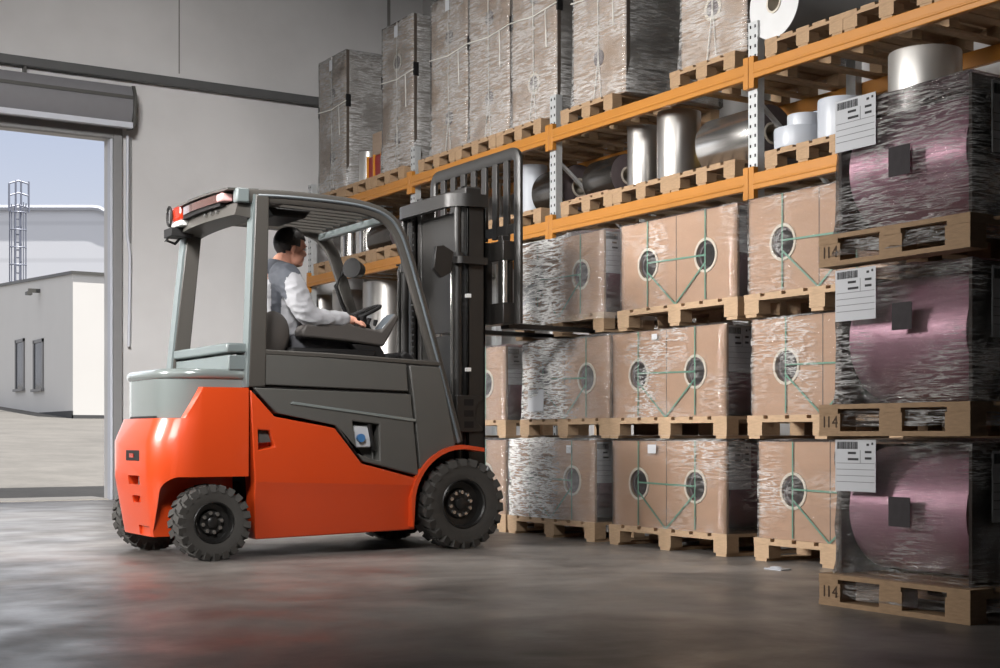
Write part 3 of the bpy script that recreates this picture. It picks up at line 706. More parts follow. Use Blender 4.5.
# ------------------------------------------------------------------ forklift
FXC, FYC = 4.0, 8.9
fk = thing('forklift', 'orange and charcoal electric counterbalance forklift with its forks raised', 'forklift', (FXC, FYC, 0))
NS = -.58
def lp(u, v, y=NS):                                              # picture point on the truck's side plane -> local x, z
    Y = FYC+y; return (onY(u, Y)-FXC, zat(u, v, Y=Y))
def wheel(x, y, r, w, side, nbolt, steer=0):
    """side -1: outer face towards -y"""
    R = r; m = MB(); ri = R*.56
    prof = [(ri, -w*.44), (R*.72, -w/2), (R*.88, -w*.5), (R*.945, -w*.42), (R*.95, 0), (R*.945, w*.42), (R*.88, w*.5), (R*.72, w/2), (ri, w*.44), (ri*.96, 0)]
    m.lathe(prof, (0, 0, 0), (0, 1, 0), 48, closed=True)
    n = 22
    for k in range(n):                                           # tread lugs, two staggered rows
        for s in (-1, 1):
            a = 2*PI*(k+(.5 if s > 0 else 0))/n
            mt = Matrix.Rotation(a, 4, 'Y') @ Matrix.Translation((0, s*w*.26, R*.955)) @ Matrix.Rotation(s*.3, 4, 'Z')
            m.box(-R*.092, R*.092, -w*.27, w*.27, -.035, R*.045, mt)
    o = m.obj('wheel', M['rubber'], fk, smooth=30)
    o.location = (x, y, r); o.rotation_euler = (0, 0, steer)
    q = side
    rm = MB().lathe([(ri*1.02, q*w*.43), (ri*.96, q*w*.47), (ri*.90, q*w*.42), (ri*.86, q*w*.16), (ri*.62, q*w*.12), (ri*.55, q*w*.2), (0, q*w*.2)], (0, 0, 0), (0, 1, 0), 40)
    rm.lathe([(ri*1.02, -q*w*.43), (ri*.8, -q*w*.3), (0, -q*w*.3)], (0, 0, 0), (0, 1, 0), 24)
    rm.obj('rim', M['rim'], o)
    MB().lathe([(ri*.26, q*w*.18), (ri*.25, q*w*.3), (ri*.16, q*w*.34), (0, q*w*.345)], (0, 0, 0), (0, 1, 0), 24).obj('hub', M['rim'], o)
    nm = MB()
    for k in range(nbolt):
        a = 2*PI*k/nbolt+.2; c = Vector((math.cos(a)*ri*.46, q*w*.18, math.sin(a)*ri*.46))
        nm.cyl(c, c+Vector((0, q*.022, 0)), .016, .013, 6)
    nm.obj('wheel_nuts', M['chrome'], o, smooth=0)
RX, RR, FX_, FR = -.926, .236, .864, .308
wheel(RX, -.52, RR, .19, -1, 8); wheel(RX-.05, .49, RR, .19, 1, 8)
wheel(FX_, -.51, FR, .22, -1, 10); wheel(FX_, .51, FR, .22, 1, 10)
# chassis and axles
m = MB().box(-1.1, 1.0, -.28, .28, .2, .48).box(-.64, .5, -.40, .40, .16, 1.05).cyl((RX, -.45, RR), (RX-.03, .42, RR), .05).cyl((FX_, -.42, FR), (FX_, .42, FR), .08)
m.box(-.6, .62, -.36, .36, 1.0, 1.2)
m.obj('chassis', M['black'], fk, bevel=.01)
m = MB().box(.52, 1.02, -.39, .39, .25, .95)
m.obj('front_frame', M['black'], fk, bevel=.02)
# orange side skirts
side = [lp(258, 540), lp(418, 530), lp(418, 478.5), lp(362, 463.5), lp(335, 428), lp(275, 416.5), lp(250.5, 389)]
for s in (-1, 1):
    m = MB().prism(side, 'y', s*.41, s*.58)
    for z in (.46, .37):
        bmesh.ops.bisect_plane(m.bm, geom=m.bm.verts[:]+m.bm.edges[:]+m.bm.faces[:], plane_co=(0, 0, z), plane_no=(.035, 0, 1))
    for v in m.bm.verts:
        if abs(v.co.y) > .5:
            zz_ = v.co.z+.035*v.co.x
            if zz_ < .375: v.co.y = s*.555-(-s)*0
            if zz_ < .2: v.co.y = s*.535
    o = m.obj('side_skirt', M['orange'], fk, smooth=12)
    hx = [lp(258, 430), lp(270, 430.5), lp(275, 446.5), lp(258.5, 450)]
    c = MB().prism(hx, 'y', s*.5, s*.7).obj('c', None)
    cut(o, [c], smooth=12)
    b = o.modifiers.new('bevel', 'BEVEL'); b.width = .008; b.segments = 2; b.limit_method = 'ANGLE'
    MB().prism([lp(258.5, 431), lp(269.5, 431), lp(273, 442), lp(259, 443)], 'y', s*.5, s*.545).obj('grab_pocket', M['grey_paint'], o)
# charcoal side covers
low = [lp(254, 387.5), lp(277, 413), lp(336, 425), lp(364, 461.5), lp(419.5, 476), lp(411.5, 394)]
fro = [lp(421.5, 476), lp(428, 465), lp(440, 454), lp(457, 449), lp(446, 390), lp(440, 367), lp(410, 365), lp(413.5, 393)]
up_ = [lp(253, 384), lp(409.5, 391.5), lp(407.5, 364), lp(268, 352.5), lp(250, 352)]
soc = [lp(353, 421), lp(380, 424), lp(380.5, 461), lp(370, 458), lp(358, 452)]
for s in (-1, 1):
    o = MB().prism(low, 'y', s*.40, s*.575).obj('side_cover', M['grey_paint'], fk, smooth=20)
    cut(o, [MB().prism(soc, 'y', s*.47, s*.7).obj('c', None)], smooth=20)
    b = o.modifiers.new('bevel', 'BEVEL'); b.width = .008; b.segments = 2; b.limit_method = 'ANGLE'
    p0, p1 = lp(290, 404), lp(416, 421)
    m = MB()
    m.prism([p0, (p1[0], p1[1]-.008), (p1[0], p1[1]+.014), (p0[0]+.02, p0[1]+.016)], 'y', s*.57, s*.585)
    m.obj('crease_highlight', M['light_grey'], o, bevel=.005)  # pale strip painted in as the highlight along the panel crease
    a, b_ = lp(357, 424), lp(374, 452)
    MB().box(a[0], b_[0], min(s*.48, s*.535), max(s*.48, s*.535), b_[1]+.03, a[1]-.01).obj('charging_socket', M['paper'], o, bevel=.008)
    cx_, cz_ = lp(363, 438)
    MB().cyl((cx_, s*.53, cz_), (cx_, s*.56, cz_), .028).obj('socket_plug', M['blue'], o)
    a, b_ = lp(371, 424), lp(379, 455)
    MB().bar((a[0], s*.55, a[1]), (b_[0]-.02, s*.55, b_[1]+.03), .03, .02).obj('socket_latch', M['black'], o, bevel=.004)
    MB().prism(fro, 'y', s*.40, s*.575).obj('front_cover', M['grey_paint'], fk, bevel=.008, smooth=20)
    MB().prism(up_, 'y', s*.34, s*.57).obj('sill_cover', M['grey_paint'], fk, bevel=.008, smooth=20)
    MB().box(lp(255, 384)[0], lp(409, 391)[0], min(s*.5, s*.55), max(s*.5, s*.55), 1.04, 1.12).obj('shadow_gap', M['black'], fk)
    # sill edge rail along the cab opening
    m = MB(); q = [lp(266, 352), lp(330, 355.5), lp(441, 364)]
    m.tube([(x, s*.555, z) for x, z in q], 0, rect=(.04, .035)); m.obj('sill_edge', M['frame_dark'], fk)
    # front fender lip
    m = MB(); pts = []
    R0, R1 = .375, .405
    arc = [(FX_+math.cos(math.radians(a))*R0, FR+.0+math.sin(math.radians(a))*R0) for a in range(200, 75, -7)]
    arc2 = [(FX_+math.cos(math.radians(a))*R1, FR+.0+math.sin(math.radians(a))*R1) for a in range(75, 201, 7)]
    m.prism([(FX_-R0-.01, .16)]+arc[3:]+[(FX_+.17, FR+R0-.02), (FX_+.17, FR+R1-.022)]+arc2[2:-3]+[(FX_-R1+.012, .16)], 'y', s*.40, s*.60)
    m.obj('fender_lip', M['orange'], fk, smooth=40)
    # front step plate / bracket on the mast side
# counterweight
def rounded(x0, x1, hw, r, n=10):
    p = [(x1, -hw), (x1, hw)]
    for k in range(n+1): a = PI/2+PI/2*k/n; p.append((x0+r+r*math.cos(a), hw-r+r*math.sin(a)))
    for k in range(n+1): a = PI+PI/2*k/n; p.append((x0+r+r*math.cos(a), -hw+r+r*math.sin(a)))
    return p
m = MB().prism(rounded(-1.265, -.69, .58, .28), 'z', .14, 1.078)
for zc in (.885, .74): bmesh.ops.bisect_plane(m.bm, geom=m.bm.verts[:]+m.bm.edges[:]+m.bm.faces[:], plane_co=(0, 0, zc), plane_no=(0, 0, 1))
bmesh.ops.bisect_plane(m.bm, geom=m.bm.verts[:]+m.bm.edges[:]+m.bm.faces[:], plane_co=(0, 0, .5), plane_no=(0, 0, 1))
for v in m.bm.verts:
    if v.co.z < .3 and v.co.x < -1.0: v.co.y *= .80; v.co.x += .045
    elif v.co.z > .8 and v.co.x < -.98:
        f_ = (-.98-v.co.x)/.285; v.co.y *= 1-.09*f_; v.co.x += .055*f_
o = m.obj('counterweight', M['orange'], fk, smooth=40)
cs = []
for s in (-1, 1):
    r = .09; a0, a1, zt_ = -1.215, -.60, .52
    pr = [(a1, .0), (a1, zt_-.0)]+[(a0+r-r*math.sin(PI/2*k/6), zt_-r+r*math.cos(PI/2*k/6)) for k in range(7)]+[(a0, .0)]
    cs.append(MB().prism(pr, 'y', s*.30, s*.9).obj('c', None))
cs.append(MB().prism([(-1.4, .885), (-1.085, .885), (-.99, 1.07), (-.97, 1.2), (-1.4, 1.2)], 'y', -.8, .8).obj('c', None))
def recess(u0, v0, u1, v1, d=.05):
    X = FXC-1.28
    y0, y1 = onX(u1, X)-FYC, onX(u0, X)-FYC
    return (y0, y1, zat(u1, v1, X=X), zat(u0, v0, X=X), d)
rc = [recess(124, 450, 137, 461, .03), recess(126, 475, 137, 485, .09), recess(128, 495, 136, 503, .06), recess(131, 525, 141, 536, .06)]
for y0, y1, z0_, z1_, d in rc: cs.append(MB().box(-1.4, -1.27+d, y0, y1, z0_, z1_).obj('c', None))
cut(o, cs, smooth=40)
b = o.modifiers.new('bevel', 'BEVEL'); b.width = .014; b.segments = 3; b.limit_method = 'ANGLE'; b.angle_limit = math.radians(50)
y0, y1, z0_, z1_, d = rc[0]
MB().box(-1.268, -1.24, y0, y1, z0_, z1_).obj('rear_reflector', M['black'], o, bevel=.004)
MB().box(-1.272, -1.262, (y0*.6+y1*.4), (y0*.3+y1*.7), z0_+.02, z1_-.02).obj('reflector_lens', M['red_lens'], o)
y0, y1, z0_, z1_, d = rc[1]
MB().cyl((-1.22, (y0+y1)/2-.02, z0_-.03), (-1.22, (y0+y1)/2-.02, z1_+.03), .02).obj('tow_pin', M['chrome'], o)
# glossy grey cover above the counterweight
o = MB().prism(rounded(-1.185, -.64, .50, .26), 'z', .87, 1.15).obj('rear_cover', M['light_grey'], fk, bevel=.02, smooth=40)
m = MB(); ring = rounded(-1.20, -.62, .52, .27)
m.prism(ring, 'z', 1.13, 1.195); m.obj('cover_lid', M['light_grey'], fk, bevel=.028, smooth=50, seg=3)
MB().prism(rounded(-1.19, -.9, .46, .24), 'z', .885, .90).obj('cover_groove', M['black'], fk)
# bar between the rear pillars
MB().box(-.80, -.66, -.52, .52, 1.19, 1.285).obj('rear_sill', M['teal_grey'], fk, bevel=.008)
MB().box(-.815, -.67, -.53, .53, 1.30, 1.36).obj('rear_rail', M['teal_grey'], fk, bevel=.012)
# overhead guard
guard_path = [(-.72, 2.29), (-.40, 2.305), (.0, 2.30), (.2, 2.275), (.32, 2.225), (.395, 2.14), (.455, 2.0), (.535, 1.76), (.69, 1.27), (.85, .73)]
for s in (-1, 1):
    pb = [lp(249, 387, s*.53 if s < 0 else NS), lp(266, 387), lp(270, 196), lp(256, 194)]
    if s < 0: pb = [lp(249, 387), lp(266.5, 387), lp(270, 196), lp(256, 194)]
    if s > 0: pb = [lp(175, 354, .5), lp(192, 354, .5), lp(201, 234, .5), lp(186, 234, .5)]; pb = [(pb[0][0]-.03, 1.2), (pb[1][0]-.035, 1.2), (pb[2][0]+.01, 2.28), (pb[3][0]+.01, 2.28)]
    MB().prism(pb, 'y', s*.575, s*.475).obj('rear_pillar', M['frame_dark'], fk, bevel=.010)
    pl = MB().prism([(pb[0][0]-.012, pb[0][1]), (pb[0][0]+.002, pb[0][1]), (pb[3][0]+.002, pb[3][1]), (pb[3][0]-.012, pb[3][1])], 'y', s*.572, s*.478)
    pl.obj('pillar_rear_plate', M['teal_grey'], fk)
    # sampled smooth path
    pts = []
    P = [Vector((x, s*.53, z)) for x, z in guard_path]
    for i in range(len(P)-1):
        p0, p1, p2, p3 = P[max(i-1, 0)], P[i], P[i+1], P[min(i+2, len(P)-1)]
        for k in range(5):
            t_ = k/5
            pts.append(.5*((2*p1)+(p2-p0)*t_+(2*p0-5*p1+4*p2-p3)*t_*t_+(3*p1-p0-3*p2+p3)*t_**3))
    pts.append(P[-1])
    MB().tube(pts, 0, rect=(.085, .062), up=(0, -1, 0) if False else (0, 1, 0)).obj('front_pillar', M['frame_dark'], fk, smooth=50)
    MB().tube([p+Vector((0, s*.032, 0)) for p in pts[2:]], .012, 6).obj('pillar_bead', M['frame_edge'], fk, smooth=60)
m = MB()
for k in range(8):
    y = -.42+.84*k/7; m.bar((-.45, y, 2.295), (.30, y, 2.28), .022, .03)
m.obj('roof_bars', M['frame_dark'], fk, bevel=.005)
MB().box(-.74, -.40, -.5, .5, 2.27, 2.315).obj('roof_plate', M['frame_dark'], fk, bevel=.008)
MB().prism([(-.46, 2.27), (-.15, 2.27), (-.2, 2.215), (-.42, 2.215)], 'y', -.34, .1).obj('roof_console', M['black'], fk, bevel=.01)
MB().bar((.30, -.5, 2.225), (.30, .5, 2.225), .05, .05).obj('front_crossbar', M['teal_grey'], fk, bevel=.01)
# rear crossbar with lamps under a curved visor
arcx = lambda y: -.76-.045*(1-(y/.55)**2)
n = 14; ysl = [-.53+1.06*i/n for i in range(n+1)]
def sweep(prof, mt, name, parent, ys_=ysl, sm=40):
    m = MB(); rings = []
    for y in ys_:
        rings.append([m.bm.verts.new((arcx(y)+a, y, b)) for a, b in prof])
    k = len(prof)
    for A, B in zip(rings, rings[1:]):
        for i in range(k): m.face([A[i], A[(i+1) % k], B[(i+1) % k], B[i]])
    m.face(rings[0][::-1]); m.face(rings[-1]); return m.obj(name, mt, parent, smooth=sm)
xb = sweep([(0, 2.17), (.16, 2.15), (.2, 2.24), (.02, 2.25)], M['frame_dark'], 'rear_crossbar', fk, sm=25)
sweep([(-.05, 2.335), (.16, 2.345), (.16, 2.33), (-.05, 2.322)], M['frame_dark'], 'visor', fk, [y for y in ysl if y < .36], sm=25)
sweep([(-.02, 2.24), (.10, 2.25), (.10, 2.325), (-.02, 2.325)], M['black'], 'lamp_backing', xb, [y for y in ysl if -.42 < y < .33])
sweep([(-.035, 2.262), (-.018, 2.262), (-.018, 2.312), (-.035, 2.312)], M['smoked_lens'], 'rear_lamp_bar', fk, [-.40+.04*i for i in range(17)])
MB().box(-.83, -.66, .30, .51, 2.24, 2.345).obj('tail_lamp', M['red_lens'], fk, bevel=.02, seg=3)
MB().box(-.83, -.66, .30, .51, 2.205, 2.239).obj('reversing_lamp', M['white'], fk, bevel=.008)
MB().box(-.825, -.745, -.46, -.36, 2.262, 2.315).obj('side_lamp', M['pink_lens'], fk, bevel=.012)
MB().box(-.765, -.68, -.575, -.50, 2.245, 2.335).obj('lamp_end_bracket', M['teal_grey'], fk, bevel=.01)
c = Vector((-.84, .50, 2.285))
MB().tube([c+Vector((.0, .045*math.cos(a), .065*math.sin(a))) for a in [2*PI*k/16 for k in range(16)]], .009, 6, closed=True).bar(c+Vector((0, 0, -.06)), c+Vector((.1, -.02, -.1)), .02, .02).obj('lamp_guard', M['black'], fk)
m = MB()
for k, y in enumerate((-.3, -.22, -.12)): m.cyl((arcx(y)-.012, y, 2.215), (arcx(y)+.01, y, 2.21), .012, seg=8)
m.obj('crossbar_screws', M['chrome'], xb)
m = MB().box(-.86, -.70, .40, .56, 2.14, 2.2).tube([(-.84, .5, 2.17), (-.86, .5, 2.12), (-.8, .5, 2.1), (-.76, .48, 2.15)], .012, 6)
m.obj('lamp_bracket', M['black'], fk, bevel=.01)
# cab inside: hood, seat, armrest, wheel
MB().box(-.66, .36, -.37, .37, 1.12, 1.22).obj('hood', M['vinyl'], fk, bevel=.03)
MB().box(.36, .80, -.37, .37, .6, .66).obj('foot_plate', M['black'], fk)
MB().prism([(.70, .66), (.80, .66), (.72, 1.24), (.55, 1.36), (.5, 1.33), (.62, 1.18)], 'y', -.36, .36).obj('dashboard', M['black'], fk, bevel=.015)
seat = MB()
seat.prism([(-.42, 1.22), (.08, 1.22), (.10, 1.30), (.06, 1.335), (-.30, 1.315), (-.42, 1.34)], 'y', -.25, .25); so = seat.obj('seat_cushion', M['vinyl'], fk, bevel=.035, seg=3)
MB().prism([(-.34, 1.27), (-.24, 1.24), (-.27, 1.40), (-.30, 1.50), (-.34, 1.53), (-.37, 1.50), (-.38, 1.4)], 'y', -.22, .20).obj('seat_back', M['vinyl'], fk, bevel=.035, seg=3)
bx_, bz_ = lp(279, 324, -.28)
for s in (-1,):
    MB().ell((bx_-.05, s*.26, 1.43), (.13, .06, .17), Matrix.Rotation(.25, 3, 'Y')).obj('side_bolster', M['vinyl'], fk)
ar = [lp(299, 331, -.28), lp(303, 325, -.28), lp(345, 322, -.28), lp(352, 326, -.28), lp(378, 331, -.28), lp(392, 314, -.28), lp(397, 317, -.28), lp(381, 347, -.28), lp(340, 341, -.28), lp(300, 337, -.28)]
MB().prism(ar, 'y', -.33, -.19).obj('armrest', M['vinyl'], fk, bevel=.014)
a0_, a1_ = lp(380, 329.5, -.26), lp(392, 315, -.26)
MB().bar((a0_[0]-.012, -.26, a0_[1]), (a1_[0]-.012, -.26, a1_[1]), .12, .012, up=(-1, 0, .8)).obj('display', M['glass_screen'], fk, bevel=.004)
MB().prism([lp(378, 345, -.28), lp(388, 362, -.28), lp(365, 362, -.28), lp(350, 344, -.28)], 'y', -.31, -.2).obj('armrest_post', M['black'], fk, bevel=.01)
m = MB()
for k in range(4): m.cyl((.20+.05*k, -.27, 1.56-.01*k), (.21+.05*k, -.27, 1.60-.01*k), .011, .016, 10)
m.obj('control_levers', M['black'], fk)
m = MB().box(-.30, .33, -.34, -.2, 1.30, 1.36)
m.obj('seat_console', M['black'], fk, bevel=.02)
wc = Vector((.40, .06, 1.635)); ax = Vector((-.42, 0, .9)).normalized()
e1 = Vector((0, 1, 0)); e2 = ax.cross(e1)
sw = MB().tube([wc+(e1*math.cos(2*PI*k/28)+e2*math.sin(2*PI*k/28))*.155 for k in range(28)], .014, 8, closed=True)
for k in range(3):
    a = 2*PI*k/3+.5; sw.bar(wc, wc+(e1*math.cos(a)+e2*math.sin(a))*.15, .03, .012)
sw.cyl(wc-ax*.03, wc+ax*.015, .045).obj('steering_wheel', M['black'], fk)
MB().cyl(wc-ax*.4, wc-ax*.02, .045, .035).obj('steering_column', M['black'], fk)
fx_, fz_ = lp(353, 270, .40)
m = MB().cyl((fx_+.06, .42, fz_), (fx_-.03, .36, fz_+.01), .055, .075, 24)
m.obj('work_lamp', M['black'], fk)
m = MB().tube([(fx_, .42, fz_), (fx_-.06, .45, fz_-.02), (fx_-.12, .44, fz_-.12), (fx_-.08, .42, fz_-.25), (fx_-.05, .40, fz_-.33)], .016, 8).box(fx_-.13, fx_-.01, .36, .44, fz_-.4, fz_-.33)
m.obj('terminal_arm', M['black'], fk, bevel=.008)
# mast
ms = []
def chan(y0, y1, x0, x1, z0_, z1_): return (y0, y1, x0, x1, z0_, z1_)
for s, yo in ((-1, -.42), (1, .46)):
    m = MB(); t_ = .018; yi = yo-s*.09
    m.box(1.00, 1.15, min(yo, yo-s*t_), max(yo, yo-s*t_), .08, 2.46)
    m.box(1.00, 1.02, min(yo, yi), max(yo, yi), .08, 2.46); m.box(1.13, 1.15, min(yo, yi), max(yo, yi), .08, 2.46)
    m.obj('outer_mast_rail', M['mast'], fk, bevel=.004)
    m = MB(); yo2 = yo-s*.10
    m.box(1.02, 1.165, min(yo2, yo2-s*.02), max(yo2, yo2-s*.02), .2, 2.55); m.box(1.02, 1.04, min(yo2, yo2-s*.07), max(yo2, yo2-s*.07), .2, 2.55)
    m.obj('inner_mast_rail', M['mast'], fk, bevel=.004)
    y = yo-s*.04
    m = MB().cyl((.945, y, .2), (.945, y, 2.05), .034, seg=18).cyl((.945, y, 2.0), (.945, y, 2.06), .044, seg=18)
    m.obj('lift_cylinder', M['mast'], fk)
    MB().cyl((.945, y, 2.05), (.945, y, 2.45), .026, seg=16).obj('cylinder_rod', M['mast'], fk)
    MB().tube([(.90, y, .7), (.90, y, 2.02)], .012, 8).obj('hose_pipe', M['chrome'] if s < 0 else M['mast'], fk)
    MB().tube([(1.01, y-.03 if s < 0 else y, .9), (1.01, y-.03 if s < 0 else y, 1.92), (.985, y-.02, 2.02), (.93, y, 2.06), (.88, y, 2.05)], .009, 6).obj('hose', M['black'], fk)
    m = MB()
    for k in range(44): m.box(0.975, .997, y+s*-.06-.012, y+s*-.06+.012, .5+.045*k, .5+.045*k+.034)
    m.obj('lift_chain', M['chrome'] if False else M['mast'], fk)
    for z in (1.76, 1.24):
        MB().box(.995, 1.032, y-.045, y-.015, z-.014, z+.014).obj('hose_clip', M['white'], fk, bevel=.003)
    # tie bracket, tilt plate
    if s < 0: MB().prism([(.72, 1.93), (.78, 1.87), (.86, 1.91), (.88, 2.06), (.80, 2.10), (.74, 2.09)], 'y', y-.06, y-.02).obj('tilt_plate', M['mast'], fk, bevel=.006)
    m = MB(); x0, x1 = .90, 1.12; zz0, zz1 = .80, 1.06
    yb = yo+s*.012
    m.prism([(x0, zz0), (x1-.02, zz0), (x1, zz0+.02), (x1-.05, zz0+.07), (x1-.07, .93), (x1-.05, zz1-.06), (x1, zz1-.02), (x1-.03, zz1), (x0, zz1)], 'y', yb-.015, yb+.015)
    bo = m.obj('mast_bracket', M['mast'], fk, bevel=.005)
    m = MB()
    for k in range(3): m.box(x0+.06, x1-.085, min(yb+s*.012, yb+s*.018), max(yb+s*.012, yb+s*.018), zz0+.03+.078*k, zz0+.075+.078*k)
    m.obj('bracket_slots', M['black'], bo)
# curved tie beam at the mast head and lower collar
def ubeam(z0_, z1_, x0, x1, r, name, th=.03, y0=-.46, y1=.50):
    pts = [(x1, y0)]
    for k in range(7): a = -PI/2-PI/2*k/6; pts.append((x0+r+r*math.cos(a), y0+r+r*math.sin(a)))
    for k in range(7): a = PI-PI/2*k/6; pts.append((x0+r+r*math.cos(a), y1-r+r*math.sin(a)))
    pts.append((x1, y1))
    inn = [(x1, y0+th)]
    r2 = r-th
    for k in range(7): a = -PI/2-PI/2*k/6; inn.append((x0+r+r2*math.cos(a), y0+r+r2*math.sin(a)))
    for k in range(7): a = PI-PI/2*k/6; inn.append((x0+r+r2*math.cos(a), y1-r+r2*math.sin(a)))
    inn.append((x1, y1-th))
    m = MB(); k = len(pts)
    Q = [[m.bm.verts.new((x, y, z)) for x, y in L] for L, z in ((pts, z0_), (pts, z1_), (inn, z1_), (inn, z0_))]
    for j in range(4):
        A, B = Q[j], Q[(j+1) % 4]
        for i in range(k-1): m.face([A[i], A[i+1], B[i+1], B[i]])
    m.face([q[0] for q in Q]); m.face([q[-1] for q in Q]); return m.obj(name, M['mast'], fk, smooth=35)
ubeam(2.385, 2.475, .87, 1.15, .16, 'mast_head_beam', .045, y1=.47)
ubeam(1.98, 2.03, .90, 1.14, .05, 'mast_collar', .03, -.47, -.27)
MB().box(1.0, 1.13, -.40, .44, 2.47, 2.53).obj('head_plate', M['mast'], fk, bevel=.01)
MB().box(1.0, 1.15, -.42, .46, .1, .22).obj('mast_foot_beam', M['mast'], fk, bevel=.01)
for z0_, z1_ in ((.3, 1.5), (1.52, 2.38)): MB().box(1.03, 1.05, -.32, .36, z0_, z1_).obj('mast_dark_sheet', M['mast'], fk, bevel=.004)  # added dark sheets, darken the open view through the mast
MB().cyl((.86, -.30, .8), (.5, -.28, .55), .05).obj('tilt_cylinder', M['mast'], fk)
# carriage, load guard, forks
for z0_, z1_ in ((2.02, 2.16), (1.57, 1.72)):
    MB().box(1.25, 1.35, -.50, .60, z0_, z1_).obj('carriage_bar', M['mast'], fk, bevel=.006)
m = MB()
m = None
for y in (-.30, .34): MB().box(1.12, 1.27, y-.02, y+.02, 1.57, 2.16).obj('carriage_plate', M['mast'], fk, bevel=.006)
for y in (-.44, .54): MB().box(1.26, 1.33, y-.03, y+.03, 1.57, 2.2).obj('carriage_stile', M['mast'], fk, bevel=.006)
MB().cyl((1.28, -.47, 1.71), (1.28, -.47, 2.03), .022).obj('shift_rod', M['chrome'], fk)
g0, g1, gz = -.525, .70, 2.79
rr = .07; pts = [(1.36, g0, 1.57), (1.36, g0, gz-rr)]+[(1.36, g0+rr-rr*math.cos(PI/2*k/5), gz-rr+rr*math.sin(PI/2*k/5)) for k in range(1, 6)]
pts += [(1.36, g1-rr+rr*math.sin(PI/2*k/5), gz-rr+rr*math.cos(PI/2*k/5)) for k in range(6)]+[(1.36, g1, 1.57)]
lg = MB().tube(pts, 0, rect=(.085, .04), up=(1, 0, 0)).obj('load_guard', M['mast'], fk, smooth=50)
for k in range(1, 8):
    y = g0+(g1-g0)*k/8; MB().box(1.348, 1.372, y-.034, y+.034, 2.2, gz-.005).obj('guard_bar', M['mast'], lg, bevel=.004)
MB().box(1.35, 1.375, g0, g1, 2.22, 2.29).obj('guard_crossbar', M['mast'], lg, bevel=.004)
for y in (-.34, .30):
    m = MB().prism([(1.36, 2.14), (1.40, 2.14), (1.40, 1.62), (1.44, 1.585), (2.48, 1.572), (2.52, 1.56), (2.48, 1.553), (1.36, 1.545)], 'y', y-.055, y+.055)
    m.obj('fork', M['mast'], fk, bevel=.006)

# ------------------------------------------------------------------ driver
def skin_body(verts, edges, radii, name, root=0):
    me = bpy.data.meshes.new(name); me.from_pydata([tuple(v) for v in verts], edges, []); me.update()
    o = bpy.data.objects.new(name, me); C.objects.link(o)
    o.modifiers.new('skin', 'SKIN')
    sv = me.skin_vertices[0].data
    for i, r in enumerate(radii):
        sv[i].radius = r if isinstance(r, tuple) else (r, r); sv[i].use_root = (i == root)
    s = o.modifiers.new('sub', 'SUBSURF'); s.levels = 2; s.render_levels = 2
    bpy.context.view_layer.update(); return bake(o)
dv = thing('person', 'person in a light grey jacket with slate shoulders driving the forklift', 'person', (FXC-.24, FYC-.02, 1.265)); dv.scale = (1.07, 1.07, 1.07)
# joints relative to the hip point; +x forward, -y towards the camera
J = {}
pts = [('pel', (0, 0, .10), .13), ('bel', (.0, 0, .24), .135), ('che', (-.03, 0, .44), (.15, .16)), ('upc', (-.03, 0, .56), (.105, .12)), ('nek', (.005, 0, .65), .056), ('nk2', (.03, 0, .70), .052),
       ('hiL', (.06, .10, .09), .09), ('knL', (.46, .15, .12), .066), ('anL', (.50, .15, -.32), .045), ('toL', (.66, .16, -.37), .04),
       ('hiR', (.06, -.10, .09), .09), ('knR', (.46, -.12, .12), .066), ('anR', (.52, -.12, -.32), .045), ('toR', (.68, -.13, -.37), .04),
       ('shR', (-.02, -.18, .535), .078), ('eR', (.055, -.25, .31), .062), ('eR2', (.12, -.26, .275), .054), ('wR', (.37, -.25, .275), .034), ('hR', (.42, -.25, .268), (.02, .036)),
       ('shL', (-.01, .19, .53), .078), ('eL', (.20, .25, .27), .052), ('wL', (.44, .17, .33), .032), ('hL', (.49, .15, .345), (.02, .036))]
idx = {n: i for i, (n, _, _) in enumerate(pts)}
rd = {n: (r if isinstance(r, tuple) else (r, r)) for n, _, r in pts}
pos = {n: p for n, p, _ in pts}
def limb(names, grow=0.):
    """one tapering tube through the named joints, each limb closed so they melt together"""
    return skin_body([pos[n] for n in names], [(k, k+1) for k in range(len(names)-1)], [(rd[n][0]+grow, rd[n][1]+grow) for n in names], 'limb')
parts = [limb(c) for c in (['pel', 'bel', 'che', 'upc', 'nek', 'nk2'], ['pel', 'hiL', 'knL', 'anL', 'toL'], ['pel', 'hiR', 'knR', 'anR', 'toR'], ['upc', 'shR', 'eR', 'eR2', 'wR', 'hR'], ['upc', 'shL', 'eL', 'wL', 'hL'])]
